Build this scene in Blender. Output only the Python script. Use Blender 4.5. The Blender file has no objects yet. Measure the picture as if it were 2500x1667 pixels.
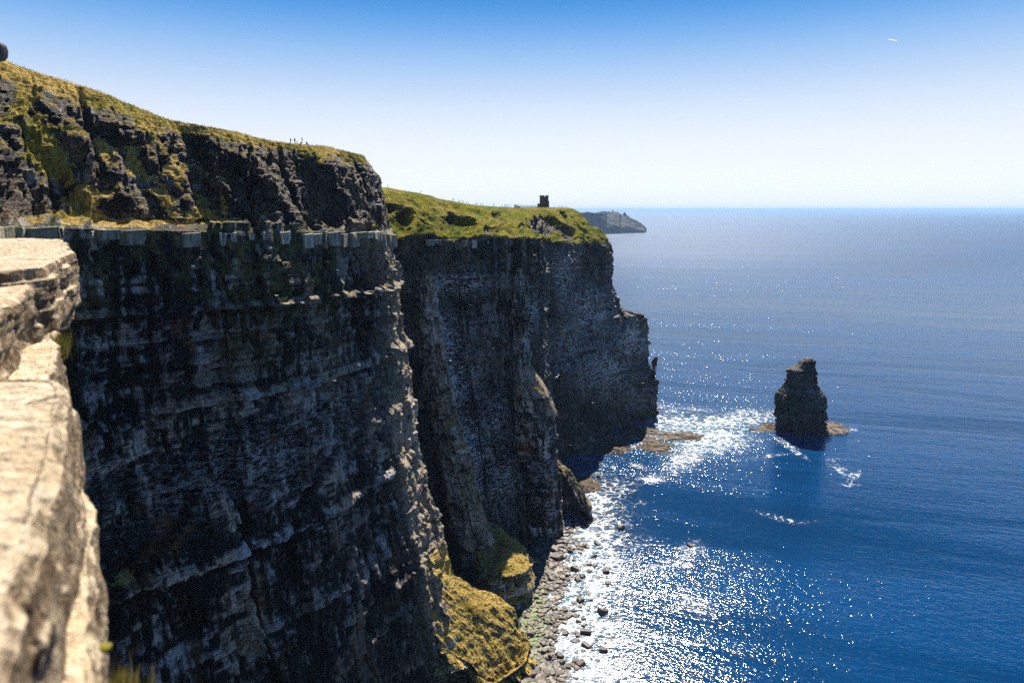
import bpy, bmesh, math, random
import numpy as np
from mathutils import Vector

# ------------------------------------------------------------------ camera, sky, sun, exposure
FOC, CX, CY, CAMZ = 1667.0, 1250.0, 833.5, 180.0     # all picture measures are in pixels of a 2500 wide frame
PITCH = math.atan(322.0 / FOC)
SC = bpy.context.scene
cam_d = bpy.data.cameras.new('camera'); cam = bpy.data.objects.new('camera', cam_d)
SC.collection.objects.link(cam); SC.camera = cam
cam.location = (0, 0, CAMZ); cam.rotation_euler = (math.radians(90) - PITCH, 0, 0)
cam_d.sensor_width = 36; cam_d.lens = 24.0; cam_d.clip_start = 0.05; cam_d.clip_end = 400000
cam_d.dof.use_dof = True; cam_d.dof.focus_distance = 320; cam_d.dof.aperture_fstop = 2.4

SUN_AZ, SUN_EL = math.radians(11.5), math.radians(49)
world = bpy.data.worlds.new('World'); SC.world = world; world.use_nodes = True
wn = world.node_tree; wn.nodes.clear()
sky = wn.nodes.new('ShaderNodeTexSky'); sky.sky_type = 'NISHITA'; sky.sun_disc = False
sky.sun_elevation = SUN_EL; sky.sun_rotation = SUN_AZ; sky.altitude = 0
sky.air_density = 0.7; sky.dust_density = 0.4; sky.ozone_density = 6.0
wo = wn.nodes.new('ShaderNodeOutputWorld'); bg = wn.nodes.new('ShaderNodeBackground'); bg.inputs[1].default_value = 0.1
# clear day: white horizon, deep blue higher up, by elevation; a quarter of it is the physical sky with its glow round the sun
EXPO = 1.0
tc = wn.nodes.new('ShaderNodeTexCoord'); sx = wn.nodes.new('ShaderNodeSeparateXYZ'); wn.links.new(tc.outputs['Generated'], sx.inputs[0])
cr = wn.nodes.new('ShaderNodeValToRGB'); wn.links.new(sx.outputs[2], cr.inputs[0]); cr.color_ramp.interpolation = 'B_SPLINE'
STOPS = [(0, (.86, .94, 1.02)), (.045, (1.02, 1.04, 1.06)), (.13, (.78, .86, .98)), (.205, (.30, .56, .93)), (.27, (.03, .29, .79)), (.40, (.014, .14, .47)), (1.0, (.006, .05, .21))]
el = cr.color_ramp.elements
while len(el) < len(STOPS): el.new(.5)
for e_, (p_, c_) in zip(el, STOPS): e_.position = p_; e_.color = (*c_, 1)
gm = wn.nodes.new('ShaderNodeGamma'); gm.inputs[1].default_value = 1.6; wn.links.new(sky.outputs[0], gm.inputs[0])
def vmul(a, k):
    nd = wn.nodes.new('ShaderNodeVectorMath'); nd.operation = 'SCALE'; wn.links.new(a, nd.inputs[0]); nd.inputs[3].default_value = k; return nd.outputs[0]
ad = wn.nodes.new('ShaderNodeVectorMath'); ad.operation = 'ADD'
wn.links.new(vmul(cr.outputs[0], .96 * 10 / 2 ** EXPO), ad.inputs[0]); wn.links.new(vmul(gm.outputs[0], .03 * 10 / 2 ** EXPO / 22), ad.inputs[1])
wn.links.new(ad.outputs[0], bg.inputs[0]); wn.links.new(bg.outputs[0], wo.inputs[0])

SUN_DIR = Vector((math.sin(SUN_AZ) * math.cos(SUN_EL), math.cos(SUN_AZ) * math.cos(SUN_EL), math.sin(SUN_EL)))
sun_d = bpy.data.lights.new('sun', 'SUN'); sun_d.energy = 5.0; sun_d.angle = math.radians(0.53); sun_d.color = (1, 0.93, 0.82)
sun = bpy.data.objects.new('sun', sun_d); SC.collection.objects.link(sun)
sun.rotation_euler = SUN_DIR.to_track_quat('Z', 'Y').to_euler(); sun.location = (100, 200, 500)
SC.view_settings.view_transform = 'Standard'; SC.view_settings.look = 'None'
SC.view_settings.exposure = EXPO; SC.view_settings.gamma = 1; SC.view_settings.use_curve_mapping = False
SC.render.engine = 'CYCLES'
SC.cycles.use_denoising = False; SC.cycles.max_bounces = 5; SC.cycles.diffuse_bounces = 2; SC.cycles.glossy_bounces = 3
SC.cycles.volume_bounces = 0; SC.cycles.caustics_reflective = False; SC.cycles.caustics_refractive = False
USE_HAZE = True

# ------------------------------------------------------------------ helpers: picture <-> place, noise
cp, sp = math.cos(PITCH), math.sin(PITCH)
def W(px, py, Y):
    """point at world distance Y seen at pixel px, py"""
    v = (py - CY) / FOC; u = (px - CX) / FOC
    # ray = forward + u*right - v*up ; forward=(0,cp,-sp) up=(0,sp,cp)
    dy = cp - v * sp; dz = -sp - v * cp
    t = Y / dy
    return np.array([u * t, Y, CAMZ + dz * t])
def G(px, py, z=0.0):
    v = (py - CY) / FOC; u = (px - CX) / FOC
    dy = cp - v * sp; dz = -sp - v * cp
    t = (z - CAMZ) / dz
    return np.array([u * t, dy * t, z])
def proj(P):
    x, y, z = P[..., 0], P[..., 1], P[..., 2] - CAMZ
    d = np.maximum(y * cp - z * sp, 0.05)
    return CX + FOC * x / d, CY - FOC * (y * sp + z * cp) / d
def XofPx(px, Y, z): return (px - CX) / FOC * (Y * cp - (z - CAMZ) * sp)

def h32(a):
    a = a.astype(np.uint32)
    a ^= a >> np.uint32(16); a *= np.uint32(0x7feb352d); a ^= a >> np.uint32(15); a *= np.uint32(0x846ca68b); a ^= a >> np.uint32(16)
    return a
def hashf(ix, iy, iz=0, seed=0):
    with np.errstate(over='ignore'):
        a = (np.asarray(ix).astype(np.int64) * 73856093 ^ np.asarray(iy).astype(np.int64) * 19349663 ^ np.asarray(iz).astype(np.int64) * 83492791 ^ (seed * 2654435761)) & 0xffffffff
        return h32(a).astype(np.float64) / 4294967295.0
def vn(x, y, z, seed=0):
    x, y, z = np.broadcast_arrays(np.asarray(x, float), np.asarray(y, float), np.asarray(z, float))
    ix, iy, iz = np.floor(x), np.floor(y), np.floor(z)
    fx, fy, fz = x - ix, y - iy, z - iz
    fx = fx * fx * (3 - 2 * fx); fy = fy * fy * (3 - 2 * fy); fz = fz * fz * (3 - 2 * fz)
    r = 0
    for a in (0, 1):
        wx = fx if a else 1 - fx
        for b in (0, 1):
            wy = fy if b else 1 - fy
            for c in (0, 1):
                wz = fz if c else 1 - fz
                r = r + wx * wy * wz * hashf(ix + a, iy + b, iz + c, seed)
    return r * 2 - 1
def fbm(P, s, octv=4, seed=0, st=(1, 1, 1), gain=0.5):
    r = 0; a = 1; t = 0
    for k in range(octv):
        r = r + a * vn(P[..., 0] * st[0] / s + 17.3 * k, P[..., 1] * st[1] / s, P[..., 2] * st[2] / s, seed + k)
        t += a; a *= gain; s /= 2.03
    return r / t
def ridged(P, s, octv=3, seed=0, st=(1, 1, 1)):
    r = 0; a = 1; t = 0
    for k in range(octv):
        r = r + a * (1 - 2 * np.abs(vn(P[..., 0] * st[0] / s, P[..., 1] * st[1] / s, P[..., 2] * st[2] / s, seed + k)))
        t += a; a *= 0.5; s /= 2.1
    return r / t
def blocks(u, z, w, h, seed, tilt=.55):
    """piecewise constant value per block of a jointed rock, with rows of their own height"""
    zr = z / h + 0.25 * vn(z / h * 0.7, u / (w * 9), 0, seed + 5)
    row = np.floor(zr)
    ur = u / w * (0.7 + 0.6 * hashf(row, 3, 1, seed)) + 7 * hashf(row, 9, 2, seed)
    ur = ur + 0.3 * vn(ur * 0.8, row, 0, seed + 9)
    col = np.floor(ur)
    return hashf(row, col, 4, seed) * 2 - 1 + (ur - col - .5) * w * tilt * (hashf(row, col, 6, seed) - .5) + (zr - row - .5) * h * tilt * .8 * (hashf(row, col, 7, seed) - .5), np.minimum(ur - col, 1 - ur + col) * w, np.minimum(zr - row, 1 - zr + row) * h
def sm(a, b, x):
    t = np.clip((x - a) / (b - a), 0, 1); return t * t * (3 - 2 * t)
def blob(px, py, cx, cy, rx, ry, ang=0):
    a = math.radians(ang); dx, dy = px - cx, py - cy
    X = (dx * math.cos(a) + dy * math.sin(a)) / rx; Y = (-dx * math.sin(a) + dy * math.cos(a)) / ry
    return np.exp(-(X * X + Y * Y))

COL = SC.collection
def tag(o, label=None, cat=None, group=None, kind=None):
    if label: o['label'] = label
    if cat: o['category'] = cat
    if group: o['group'] = group
    if kind: o['kind'] = kind
    return o
def link(name, me, mat=None, parent=None):
    o = bpy.data.objects.new(name, me); COL.objects.link(o)
    if mat is not None and not me.materials: me.materials.append(mat)
    if parent is not None: o.parent = parent
    return o
def empty(name, loc, rz=0):
    o = bpy.data.objects.new(name, None); COL.objects.link(o); o.location = loc; o.rotation_euler = (0, 0, rz); o.empty_display_size = .3
    return o
def mesh_np(name, V, F, smooth=False, attrs=None):
    me = bpy.data.meshes.new(name)
    V = np.ascontiguousarray(V, dtype=np.float32).reshape(-1, 3); F = np.ascontiguousarray(F, dtype=np.int32)
    n, k = F.shape
    me.vertices.add(len(V)); me.vertices.foreach_set('co', V.ravel())
    me.loops.add(n * k); me.loops.foreach_set('vertex_index', F.ravel())
    me.polygons.add(n); me.polygons.foreach_set('loop_start', np.arange(0, n * k, k, dtype=np.int32))
    me.polygons.foreach_set('loop_total', np.full(n, k, dtype=np.int32))
    me.polygons.foreach_set('use_smooth', np.full(n, smooth, dtype=bool))
    me.update(calc_edges=True)
    for a, v in (attrs or {}).items():
        at = me.attributes.new(a, 'FLOAT', 'POINT'); at.data.foreach_set('value', np.ascontiguousarray(v, dtype=np.float32).ravel())
    return me
def grid_faces(nu, nv, wrap=False):
    i = np.arange(nu if wrap else nu - 1); j = np.arange(nv - 1)
    I, J = np.meshgrid(i, j, indexing='ij'); I2 = (I + 1) % nu
    return np.stack([I * nv + J, I2 * nv + J, I2 * nv + J + 1, I * nv + J + 1], -1).reshape(-1, 4)
def grid_normals(P, wrap=False):
    if wrap:
        du = np.roll(P, -1, 0) - np.roll(P, 1, 0)
    else:
        du = np.gradient(P, axis=0)
    dv = np.gradient(P, axis=1)
    n = np.cross(du, dv); l = np.linalg.norm(n, axis=-1, keepdims=True)
    return n / np.maximum(l, 1e-9)
def blur(n, k):
    for _ in range(k):
        n = (n + np.roll(n, 1, 0) + np.roll(n, -1, 0)) / 3
        n[:, 1:-1] = (n[:, 1:-1] + n[:, 2:] + n[:, :-2]) / 3
    return n
def interp_rows(C, t, soft=0.55):
    """C (n, ..., 3) control points, t float index: soft hermite"""
    n = len(C); i = np.clip(np.floor(t).astype(int), 0, n - 2); f = (t - i).reshape((-1,) + (1,) * (C.ndim - 1))
    p0, p1 = C[i], C[i + 1]
    m0 = (C[np.minimum(i + 1, n - 1)] - C[np.maximum(i - 1, 0)]) * 0.5; m1 = (C[np.minimum(i + 2, n - 1)] - C[i]) * 0.5
    f2, f3 = f * f, f * f * f
    herm = (2 * f3 - 3 * f2 + 1) * p0 + (f3 - 2 * f2 + f) * m0 + (-2 * f3 + 3 * f2) * p1 + (f3 - f2) * m1
    return herm * soft + (p0 + (p1 - p0) * f) * (1 - soft)

# ------------------------------------------------------------------ materials
class NT:
    def __init__(s, name):
        s.m = bpy.data.materials.new(name); s.m.use_nodes = True; s.t = s.m.node_tree; s.t.nodes.clear()
        s.out = s.n('ShaderNodeOutputMaterial')
    def n(s, ty, **kw):
        nd = s.t.nodes.new(ty)
        for k, v in kw.items(): setattr(nd, k, v)
        return nd
    def l(s, a, b): s.t.links.new(a, b)
    def setin(s, sock, v):
        if hasattr(v, 'is_output') or isinstance(v, bpy.types.NodeSocket): s.l(v, sock)
        elif v is not None: sock.default_value = v
    def math(s, op, a, b=None, c=None, clamp=False):
        nd = s.n('ShaderNodeMath', operation=op, use_clamp=clamp)
        s.setin(nd.inputs[0], a)
        if b is not None: s.setin(nd.inputs[1], b)
        if c is not None: s.setin(nd.inputs[2], c)
        return nd.outputs[0]
    def mix(s, f, a, b, mode='MIX'):
        nd = s.n('ShaderNodeMix', data_type='RGBA', blend_type=mode); nd.clamp_factor = True
        s.setin(nd.inputs[0], f); s.setin(nd.inputs[6], a); s.setin(nd.inputs[7], b); return nd.outputs[2]
    def ramp(s, f, a, b, lo=0.0, hi=1.0):
        nd = s.n('ShaderNodeMapRange', interpolation_type='SMOOTHSTEP'); s.setin(nd.inputs[0], f)
        nd.inputs[1].default_value = a; nd.inputs[2].default_value = b; nd.inputs[3].default_value = lo; nd.inputs[4].default_value = hi
        return nd.outputs[0]
    def pos(s): return s.n('ShaderNodeNewGeometry').outputs['Position']
    def scale(s, v, sc):
        nd = s.n('ShaderNodeVectorMath', operation='MULTIPLY'); s.l(v, nd.inputs[0]); nd.inputs[1].default_value = sc; return nd.outputs[0]
    def noise(s, v, scale, detail=4, rough=0.55, dist=0.0):
        nd = s.n('ShaderNodeTexNoise'); s.l(v, nd.inputs['Vector']); nd.inputs['Scale'].default_value = scale
        nd.inputs['Detail'].default_value = detail; nd.inputs['Roughness'].default_value = rough; nd.inputs['Distortion'].default_value = dist
        return nd.outputs[0]
    def attr(s, a): return s.n('ShaderNodeAttribute', attribute_name=a).outputs['Fac']
    def bump(s, h, strength=1.0, dist=1.0, normal=None):
        nd = s.n('ShaderNodeBump'); nd.inputs['Strength'].default_value = strength; nd.inputs['Distance'].default_value = dist
        s.l(h, nd.inputs['Height'])
        if normal is not None: s.l(normal, nd.inputs['Normal'])
        return nd.outputs[0]
    def bsdf(s, col, rough=0.8, spec=0.3, normal=None, **kw):
        nd = s.n('ShaderNodeBsdfPrincipled'); s.setin(nd.inputs['Base Color'], col); s.setin(nd.inputs['Roughness'], rough)
        s.setin(nd.inputs['Specular IOR Level'], spec)
        if normal is not None: s.l(normal, nd.inputs['Normal'])
        for k, v in kw.items(): s.setin(nd.inputs[k.replace('_', ' ')], v)
        s.l(nd.outputs[0], s.out.inputs[0]); return nd
def rgb(r, g, b): return (r, g, b, 1)

def cliff_material(name='cliff_rock_and_grass', scale=1.0, tone=1.0, lichen=True):
    k = 1.0 / scale
    M = NT(name); P = M.scale(M.pos(), (k, k, k))
    sepp = M.n('ShaderNodeSeparateXYZ'); M.l(P, sepp.inputs[0])
    zs = M.math('ADD', sepp.outputs[2], M.math('MULTIPLY', sepp.outputs[1], 0.058))
    comb = M.n('ShaderNodeCombineXYZ'); M.l(sepp.outputs[0], comb.inputs[0]); M.l(sepp.outputs[1], comb.inputs[1]); M.l(zs, comb.inputs[2])
    Q = comb.outputs[0]
    bands = M.noise(M.scale(Q, (.03, .03, .55)), 1, 5, .65)
    streak = M.noise(M.scale(Q, (.42, .42, .035)), 1, 5, .6)
    mid = M.noise(P, 0.16, 5, .6); fine = M.noise(P, 1.3, 5, .65)
    brown = M.mix(M.ramp(M.noise(P, .06, 3, .6), .4, .6), rgb(.58 * tone, .46 * tone, .32 * tone), rgb(.62 * tone, .58 * tone, .54 * tone))
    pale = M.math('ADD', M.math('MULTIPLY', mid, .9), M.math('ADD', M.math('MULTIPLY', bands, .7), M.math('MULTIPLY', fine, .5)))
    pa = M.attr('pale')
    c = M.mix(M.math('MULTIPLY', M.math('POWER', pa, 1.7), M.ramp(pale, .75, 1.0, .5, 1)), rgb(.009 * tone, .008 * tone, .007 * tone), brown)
    c = M.mix(M.ramp(streak, .54, .62, 0, .8), c, rgb(.014 * tone, .012 * tone, .011 * tone))
    c = M.mix(M.ramp(M.noise(M.scale(Q, (.8, .8, .07)), 1, 5, .65), .57, .66, 0, .7), c, rgb(.3 * tone, .28 * tone, .25 * tone))
    bl = M.math('ABSOLUTE', M.math('SUBTRACT', M.noise(M.scale(Q, (.012, .012, .8)), 1, 3, .5), .5))
    c = M.mix(M.ramp(bl, .006, .02, .8, 0), c, rgb(.012 * tone, .01 * tone, .009 * tone))
    # rust and ochre patches
    c = M.mix(M.ramp(M.noise(P, .09, 4, .7), .54, .68, 0, .75), c, rgb(.17 * tone, .085 * tone, .035 * tone))
    c = M.mix(M.ramp(fine, .34, .52, .75, 0), c, rgb(.012, .01, .009))
    if lichen:
        li = M.attr('lichen')
        lm = M.math('MULTIPLY', li, M.ramp(M.noise(P, .35, 5, .7), .42, .6))
        c = M.mix(lm, c, rgb(.12, .11, .03))
        da = M.attr('dry'); dm = M.math('MULTIPLY', da, M.ramp(M.noise(P, .8, 4, .7), .35, .6))
        c = M.mix(dm, c, rgb(.34, .27, .18))  # dry rock tan; also paints sunlight onto the ridge and rib
        so = M.attr('soil'); c = M.mix(M.math('MULTIPLY', so, .9), c, M.mix(M.math('MULTIPLY', M.ramp(fine, .4, .62), M.ramp(mid, .4, .6)), rgb(.018, .012, .007), rgb(.24, .155, .08)))
        gu = M.attr('guano')
        gn = M.noise(M.scale(Q, (.35, .35, 1.5)), 1, 5, .7); gv = M.noise(M.scale(Q, (1.3, 1.3, .22)), 1, 4, .7)
        gm = M.math('MULTIPLY', gu, M.math('MAXIMUM', M.ramp(gn, .5, .56), M.ramp(gv, .58, .66, 0, .8)), clamp=True)
        c = M.mix(gm, c, rgb(.78, .77, .74))
    ga = M.attr('grass')
    gf = M.noise(M.scale(P, (1, 1, .45)), 1.1, 5, .7); gl = M.noise(P, .12, 4, .6)
    gc = M.mix(M.ramp(gl, .38, .62), rgb(.11, .155, .005), rgb(.27, .235, .012))
    gc = M.mix(M.ramp(gf, .35, .65, 0, 1), M.mix(.75, gc, rgb(.025, .03, .006)), gc)
    gc = M.mix(M.ramp(M.noise(P, .5, 4, .7), .58, .7, 0, .7), gc, rgb(.3, .23, .05))
    gc = M.mix(M.attr('straw'), gc, M.mix(M.ramp(gf, .4, .6), rgb(.26, .17, .045), rgb(.50, .36, .11)))
    gm = M.ramp(M.math('ADD', ga, M.math('MULTIPLY', M.math('SUBTRACT', fine, .5), 1.1)), .42, .6)
    c = M.mix(gm, c, gc)
    h = M.math('ADD', M.math('MULTIPLY', fine, .5), M.math('MULTIPLY', M.noise(M.scale(Q, (.25, .25, 2.2)), 1, 4, .6), .55))
    h = M.math('ADD', h, M.math('MULTIPLY', gf, .5))
    nb = M.bump(h, 1.0, 0.8 * scale)
    M.bsdf(c, M.mix(gm, rgb(.62, .62, .62), rgb(.95, .95, .95)), M.math('SUBTRACT', .13 if scale < 2 else .03, M.math('MULTIPLY', gm, .1 if scale < 2 else .02)), nb)
    return M.m
MAT_CLIFF = cliff_material()

def ledge_block_material():
    M = NT('ledge_stone'); P = M.pos()
    mid = M.noise(P, .3, 5, .6); st = M.noise(M.scale(P, (1.2, 1.2, .12)), 1, 5, .6)
    c = M.mix(M.ramp(mid, .35, .65), rgb(.32, .29, .21), rgb(.6, .55, .44))
    oi = M.n('ShaderNodeObjectInfo').outputs['Random']
    c = M.mix(M.math('MULTIPLY', oi, .75), c, rgb(.12, .105, .045))
    c = M.mix(M.ramp(st, .5, .6, 0, .7), c, rgb(.035, .03, .026))
    c = M.mix(M.ramp(M.noise(M.scale(P, (1.7, 1.7, .15)), 1, 4, .6), .6, .68, 0, .8), c, rgb(.4, .38, .32))
    M.bsdf(c, .8, .2, M.bump(M.noise(P, 1.6, 5, .65), 1, .5)); return M.m
MAT_BLOCK = ledge_block_material()

def fg_stone_material():
    M = NT('weathered_flagstone'); P = M.pos()
    a = M.noise(P, 6, 6, .65); b = M.noise(P, 28, 5, .6); d = M.noise(M.scale(P, (1, 1, 2.5)), 12, 5, .7, .6)
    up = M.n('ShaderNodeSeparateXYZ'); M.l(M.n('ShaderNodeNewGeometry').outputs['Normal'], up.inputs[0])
    c = M.mix(M.ramp(a, .35, .65), rgb(.47, .36, .22), rgb(.68, .56, .39))
    c = M.mix(M.ramp(b, .3, .52, .55, 0), c, rgb(.2, .14, .09))
    c = M.mix(M.ramp(d, .32, .44, .9, 0), c, rgb(.13, .09, .05))
    c = M.mix(M.ramp(M.noise(P, 3.1, 5, .7), .55, .7, 0, .6), c, rgb(.6, .52, .42))
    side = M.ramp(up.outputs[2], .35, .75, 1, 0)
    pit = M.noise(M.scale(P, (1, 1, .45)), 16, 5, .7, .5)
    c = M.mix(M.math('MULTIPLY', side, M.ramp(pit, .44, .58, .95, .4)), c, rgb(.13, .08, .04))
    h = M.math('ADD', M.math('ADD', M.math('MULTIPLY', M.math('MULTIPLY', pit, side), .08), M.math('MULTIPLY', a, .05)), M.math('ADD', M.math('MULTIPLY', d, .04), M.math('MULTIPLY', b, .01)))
    h = M.math('ADD', h, 0.0)
    M.bsdf(c, .85, .2, M.bump(h, 1, 1.0)); return M.m
MAT_FG = fg_stone_material()

def boulder_material():
    M = NT('beach_boulder'); P = M.pos(); oi = M.n('ShaderNodeObjectInfo').outputs['Random']
    c = M.mix(M.ramp(M.noise(P, .9, 4, .6), .35, .65), rgb(.07, .052, .04), rgb(.2, .155, .12))
    c = M.mix(M.math('MULTIPLY', oi, .6), c, rgb(.05, .038, .03))
    M.bsdf(c, .45, .45, M.bump(M.noise(P, 2.5, 4, .6), .8, .3)); return M.m
MAT_BOULDER = boulder_material()
def shingle_material():
    M = NT('wet_shingle'); P = M.pos()
    a = M.noise(P, .12, 4, .6); cell = M.n('ShaderNodeTexVoronoi'); M.l(P, cell.inputs['Vector']); cell.inputs['Scale'].default_value = .9
    c = M.mix(M.ramp(cell.outputs['Distance'], .1, .7), rgb(.05, .04, .03), rgb(.012, .01, .009))
    c = M.mix(M.attr('algae'), c, M.mix(M.ramp(M.noise(P, 1.2, 4, .7), .4, .6), rgb(.02, .03, .01), rgb(.12, .17, .02)))
    M.bsdf(c, .5, .4, M.bump(M.math('ADD', cell.outputs['Distance'], M.noise(P, 2, 4, .6)), 1, .5)); return M.m
MAT_SHINGLE = shingle_material()

def sea_material():
    M = NT('sea_water'); P = M.pos()
    R = M.n('ShaderNodeVectorRotate', rotation_type='Z_AXIS'); M.l(P, R.inputs['Vector']); R.inputs['Angle'].default_value = math.radians(18)
    Q = R.outputs[0]
    fo = M.attr('foam'); sh = M.attr('shallow')
    patch = M.math('ADD', M.math('MULTIPLY', M.noise(M.scale(Q, (.0025, .014, 1)), 1, 5, .6, .8), .6), M.math('MULTIPLY', M.noise(M.scale(Q, (.0006, .004, 1)), 1, 4, .55, .6), .4))      # wind lanes
    w1 = M.noise(M.scale(Q, (.055, .10, 1)), 1, 3, .55); w2 = M.noise(M.scale(Q, (.20, .36, 1)), 1, 2, .6, .3); w3 = M.noise(M.scale(Q, (.62, 1.15, 1)), 1, 1.5, .55, .4)
    h = M.math('ADD', M.math('MULTIPLY', w1, .35), M.math('ADD', M.math('MULTIPLY', w2, .34), M.math('MULTIPLY', w3, .19)))
    amp = M.ramp(patch, .41, .59, .5, 1.25)
    sy = M.n('ShaderNodeSeparateXYZ'); M.l(P, sy.inputs[0])
    h = M.math('MULTIPLY', h, M.math('MULTIPLY', amp, M.ramp(sy.outputs[1], 350, 2500, 1.0, 1.25)))
    nb = M.bump(h, 1.0, 1.0)
    sx = M.n('ShaderNodeSeparateXYZ'); M.l(P, sx.inputs[0])
    far = M.ramp(sx.outputs[1], 350, 3000)
    rough = M.math('ADD', M.math('MULTIPLY', far, .24), .085)
    rough = M.math('ADD', rough, M.math('MULTIPLY', fo, .3))
    deep = M.mix(M.ramp(patch, .35, .65), rgb(.0006, .020, .062), rgb(.001, .042, .135))
    col = M.mix(sh, deep, rgb(.02, .10, .12))
    fn = M.noise(P, .13, 7, .7, 1.6); fn2 = M.noise(P, 1.1, 5, .7, .5)
    fm = M.math('ADD', M.math('MULTIPLY', M.math('SUBTRACT', fn, .5), 2.6), M.math('MULTIPLY', M.math('SUBTRACT', fn2, .5), 1.5))
    ve = M.n('ShaderNodeTexVoronoi', feature='DISTANCE_TO_EDGE'); ve.inputs['Scale'].default_value = .16
    wv = M.n('ShaderNodeVectorMath', operation='ADD'); M.l(P, wv.inputs[0]); nzc = M.n('ShaderNodeTexNoise'); M.l(P, nzc.inputs['Vector']); nzc.inputs['Scale'].default_value = .12; nzc.inputs['Detail'].default_value = 5
    M.l(M.scale(nzc.outputs['Color'], (14, 14, 0)), wv.inputs[1]); M.l(wv.outputs[0], ve.inputs['Vector'])
    fm = M.math('ADD', fm, M.ramp(ve.outputs['Distance'], .0, .16, .42, -.22))
    fmask = M.math('MULTIPLY', M.ramp(M.math('ADD', fo, fm), .45, .95), M.ramp(fo, .05, .3))
    col = M.mix(fmask, col, rgb(.5, .54, .56))
    rough = M.math('ADD', rough, M.math('MULTIPLY', fmask, .35))
    M.bsdf(col, rough, .5, nb, IOR=1.333); return M.m
MAT_SEA = sea_material()

def flat(name, c, rough=.7, spec=.3, var=0.25, nscale=3.0):
    M = NT(name); P = M.pos(); n = M.noise(P, nscale, 3)
    M.bsdf(M.mix(M.ramp(n, .3, .7, 0, var), rgb(*c), rgb(c[0] * .5, c[1] * .5, c[2] * .5)), rough, spec); return M.m

# ------------------------------------------------------------------ the sea
def axis(parts):
    out = []
    for a, b, s in parts: out += list(np.arange(a, b, s))
    return np.array(out)
gx = np.concatenate([-np.geomspace(150000, 140, 26), axis([(-130, 0, 8), (0, 330, 1.1), (330, 700, 12)]), np.geomspace(710, 150000, 30)])
gy = np.concatenate([-np.geomspace(60000, 110, 16), axis([(-100, 170, 12), (170, 640, 1.35), (640, 1000, 10)]), np.geomspace(1020, 150000, 36)])
X, Y = np.meshgrid(gx, gy, indexing='ij'); Pz = np.stack([X, Y, np.zeros_like(X)], -1)
px, py = proj(Pz); ok = (Y > 100)
foam = np.zeros_like(X); shal = np.zeros_like(X)
FOAM = [ (1690, 1045, 150, 24, -6, .75), (1400, 1600, 105, 120, 0, .8), (1440, 1330, 80, 150, -4, .8), (1590, 1012, 70, 22, 0, .6), (1560, 1085, 40, 10, 0, .6), # px, py, rx, ry, angle, weight
 (1405, 1650, 95, 90, 0, .95), (1400, 1520, 80, 70, 8, .95), (1415, 1400, 72, 70, 0, .95), (1430, 1300, 66, 60, 0, 1.0), (1445, 1230, 58, 45, 0, 1.0), (1480, 1195, 62, 24, -8, .7), (1330, 1480, 30, 100, 0, .7),
 (1640, 1030, 80, 14, -2, .95), (1760, 1030, 90, 16, -12, 1.0), (1850, 1022, 60, 12, -12, .9), (1740, 1070, 75, 28, 0, 1.0), (1680, 1115, 50, 20, -30, .9), (1640, 1005, 60, 9, 3, .5), (1700, 1000, 50, 4, 5, .6), (1810, 1012, 40, 5, -8, .6),
 (1590, 1170, 28, 8, 0, .95), (1560, 1140, 22, 5, 20, .7), (1930, 1092, 42, 5, 35, .75), (1880, 1113, 40, 3, -8, .6), (2060, 1150, 36, 8, 30, .6), (2085, 1165, 22, 6, -40, .7), (2072, 1183, 22, 5, 0, .7), (2040, 1122, 28, 3, 0, .5),
 (1905, 1265, 55, 5, 15, .65), (1955, 1272, 50, 3, 0, .4), (1690, 1340, 26, 14, 0, .8), (1670, 1370, 20, 14, 0, .55), (1550, 1330, 50, 40, 0, .3), (1620, 1380, 60, 12, -10, .35), (1700, 1480, 46, 18, 20, .4), (1500, 1560, 60, 110, 0, .3),
 (1500, 1240, 34, 10, -60, .4), (1560, 1225, 20, 9, 0, .35), (1400, 1065, 30, 2.5, -5, .6), (1440, 1120, 30, 2.2, 5, .5), (1600, 570.5, 16, 1.6, 0, 1.0), (1635, 569, 22, 1.5, 0, .7), (1490, 573, 26, 1.2, 0, .7), (2075, 1048, 16, 5, 0, .7), (1850, 1050, 30, 5, 0, .7)]
for a, b, rx, ry, an, w in FOAM:
    foam = np.maximum(foam, blob(px, py, a, b, rx * 1.25, ry * 1.3, an) * w * .68 * ok)
for a, b, rx, ry, an, w in [(1700, 1060, 130, 40, -8, .8), (1400, 1450, 90, 260, 0, .5)]:
    shal = np.maximum(shal, blob(px, py, a, b, rx, ry, an) * w * ok)
me = mesh_np('sea', Pz, grid_faces(len(gx), len(gy)), True, {'foam': foam, 'shallow': shal})
tag(link('sea', me, MAT_SEA), 'deep blue sea with sun glitter and white surf', kind='structure')

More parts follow.
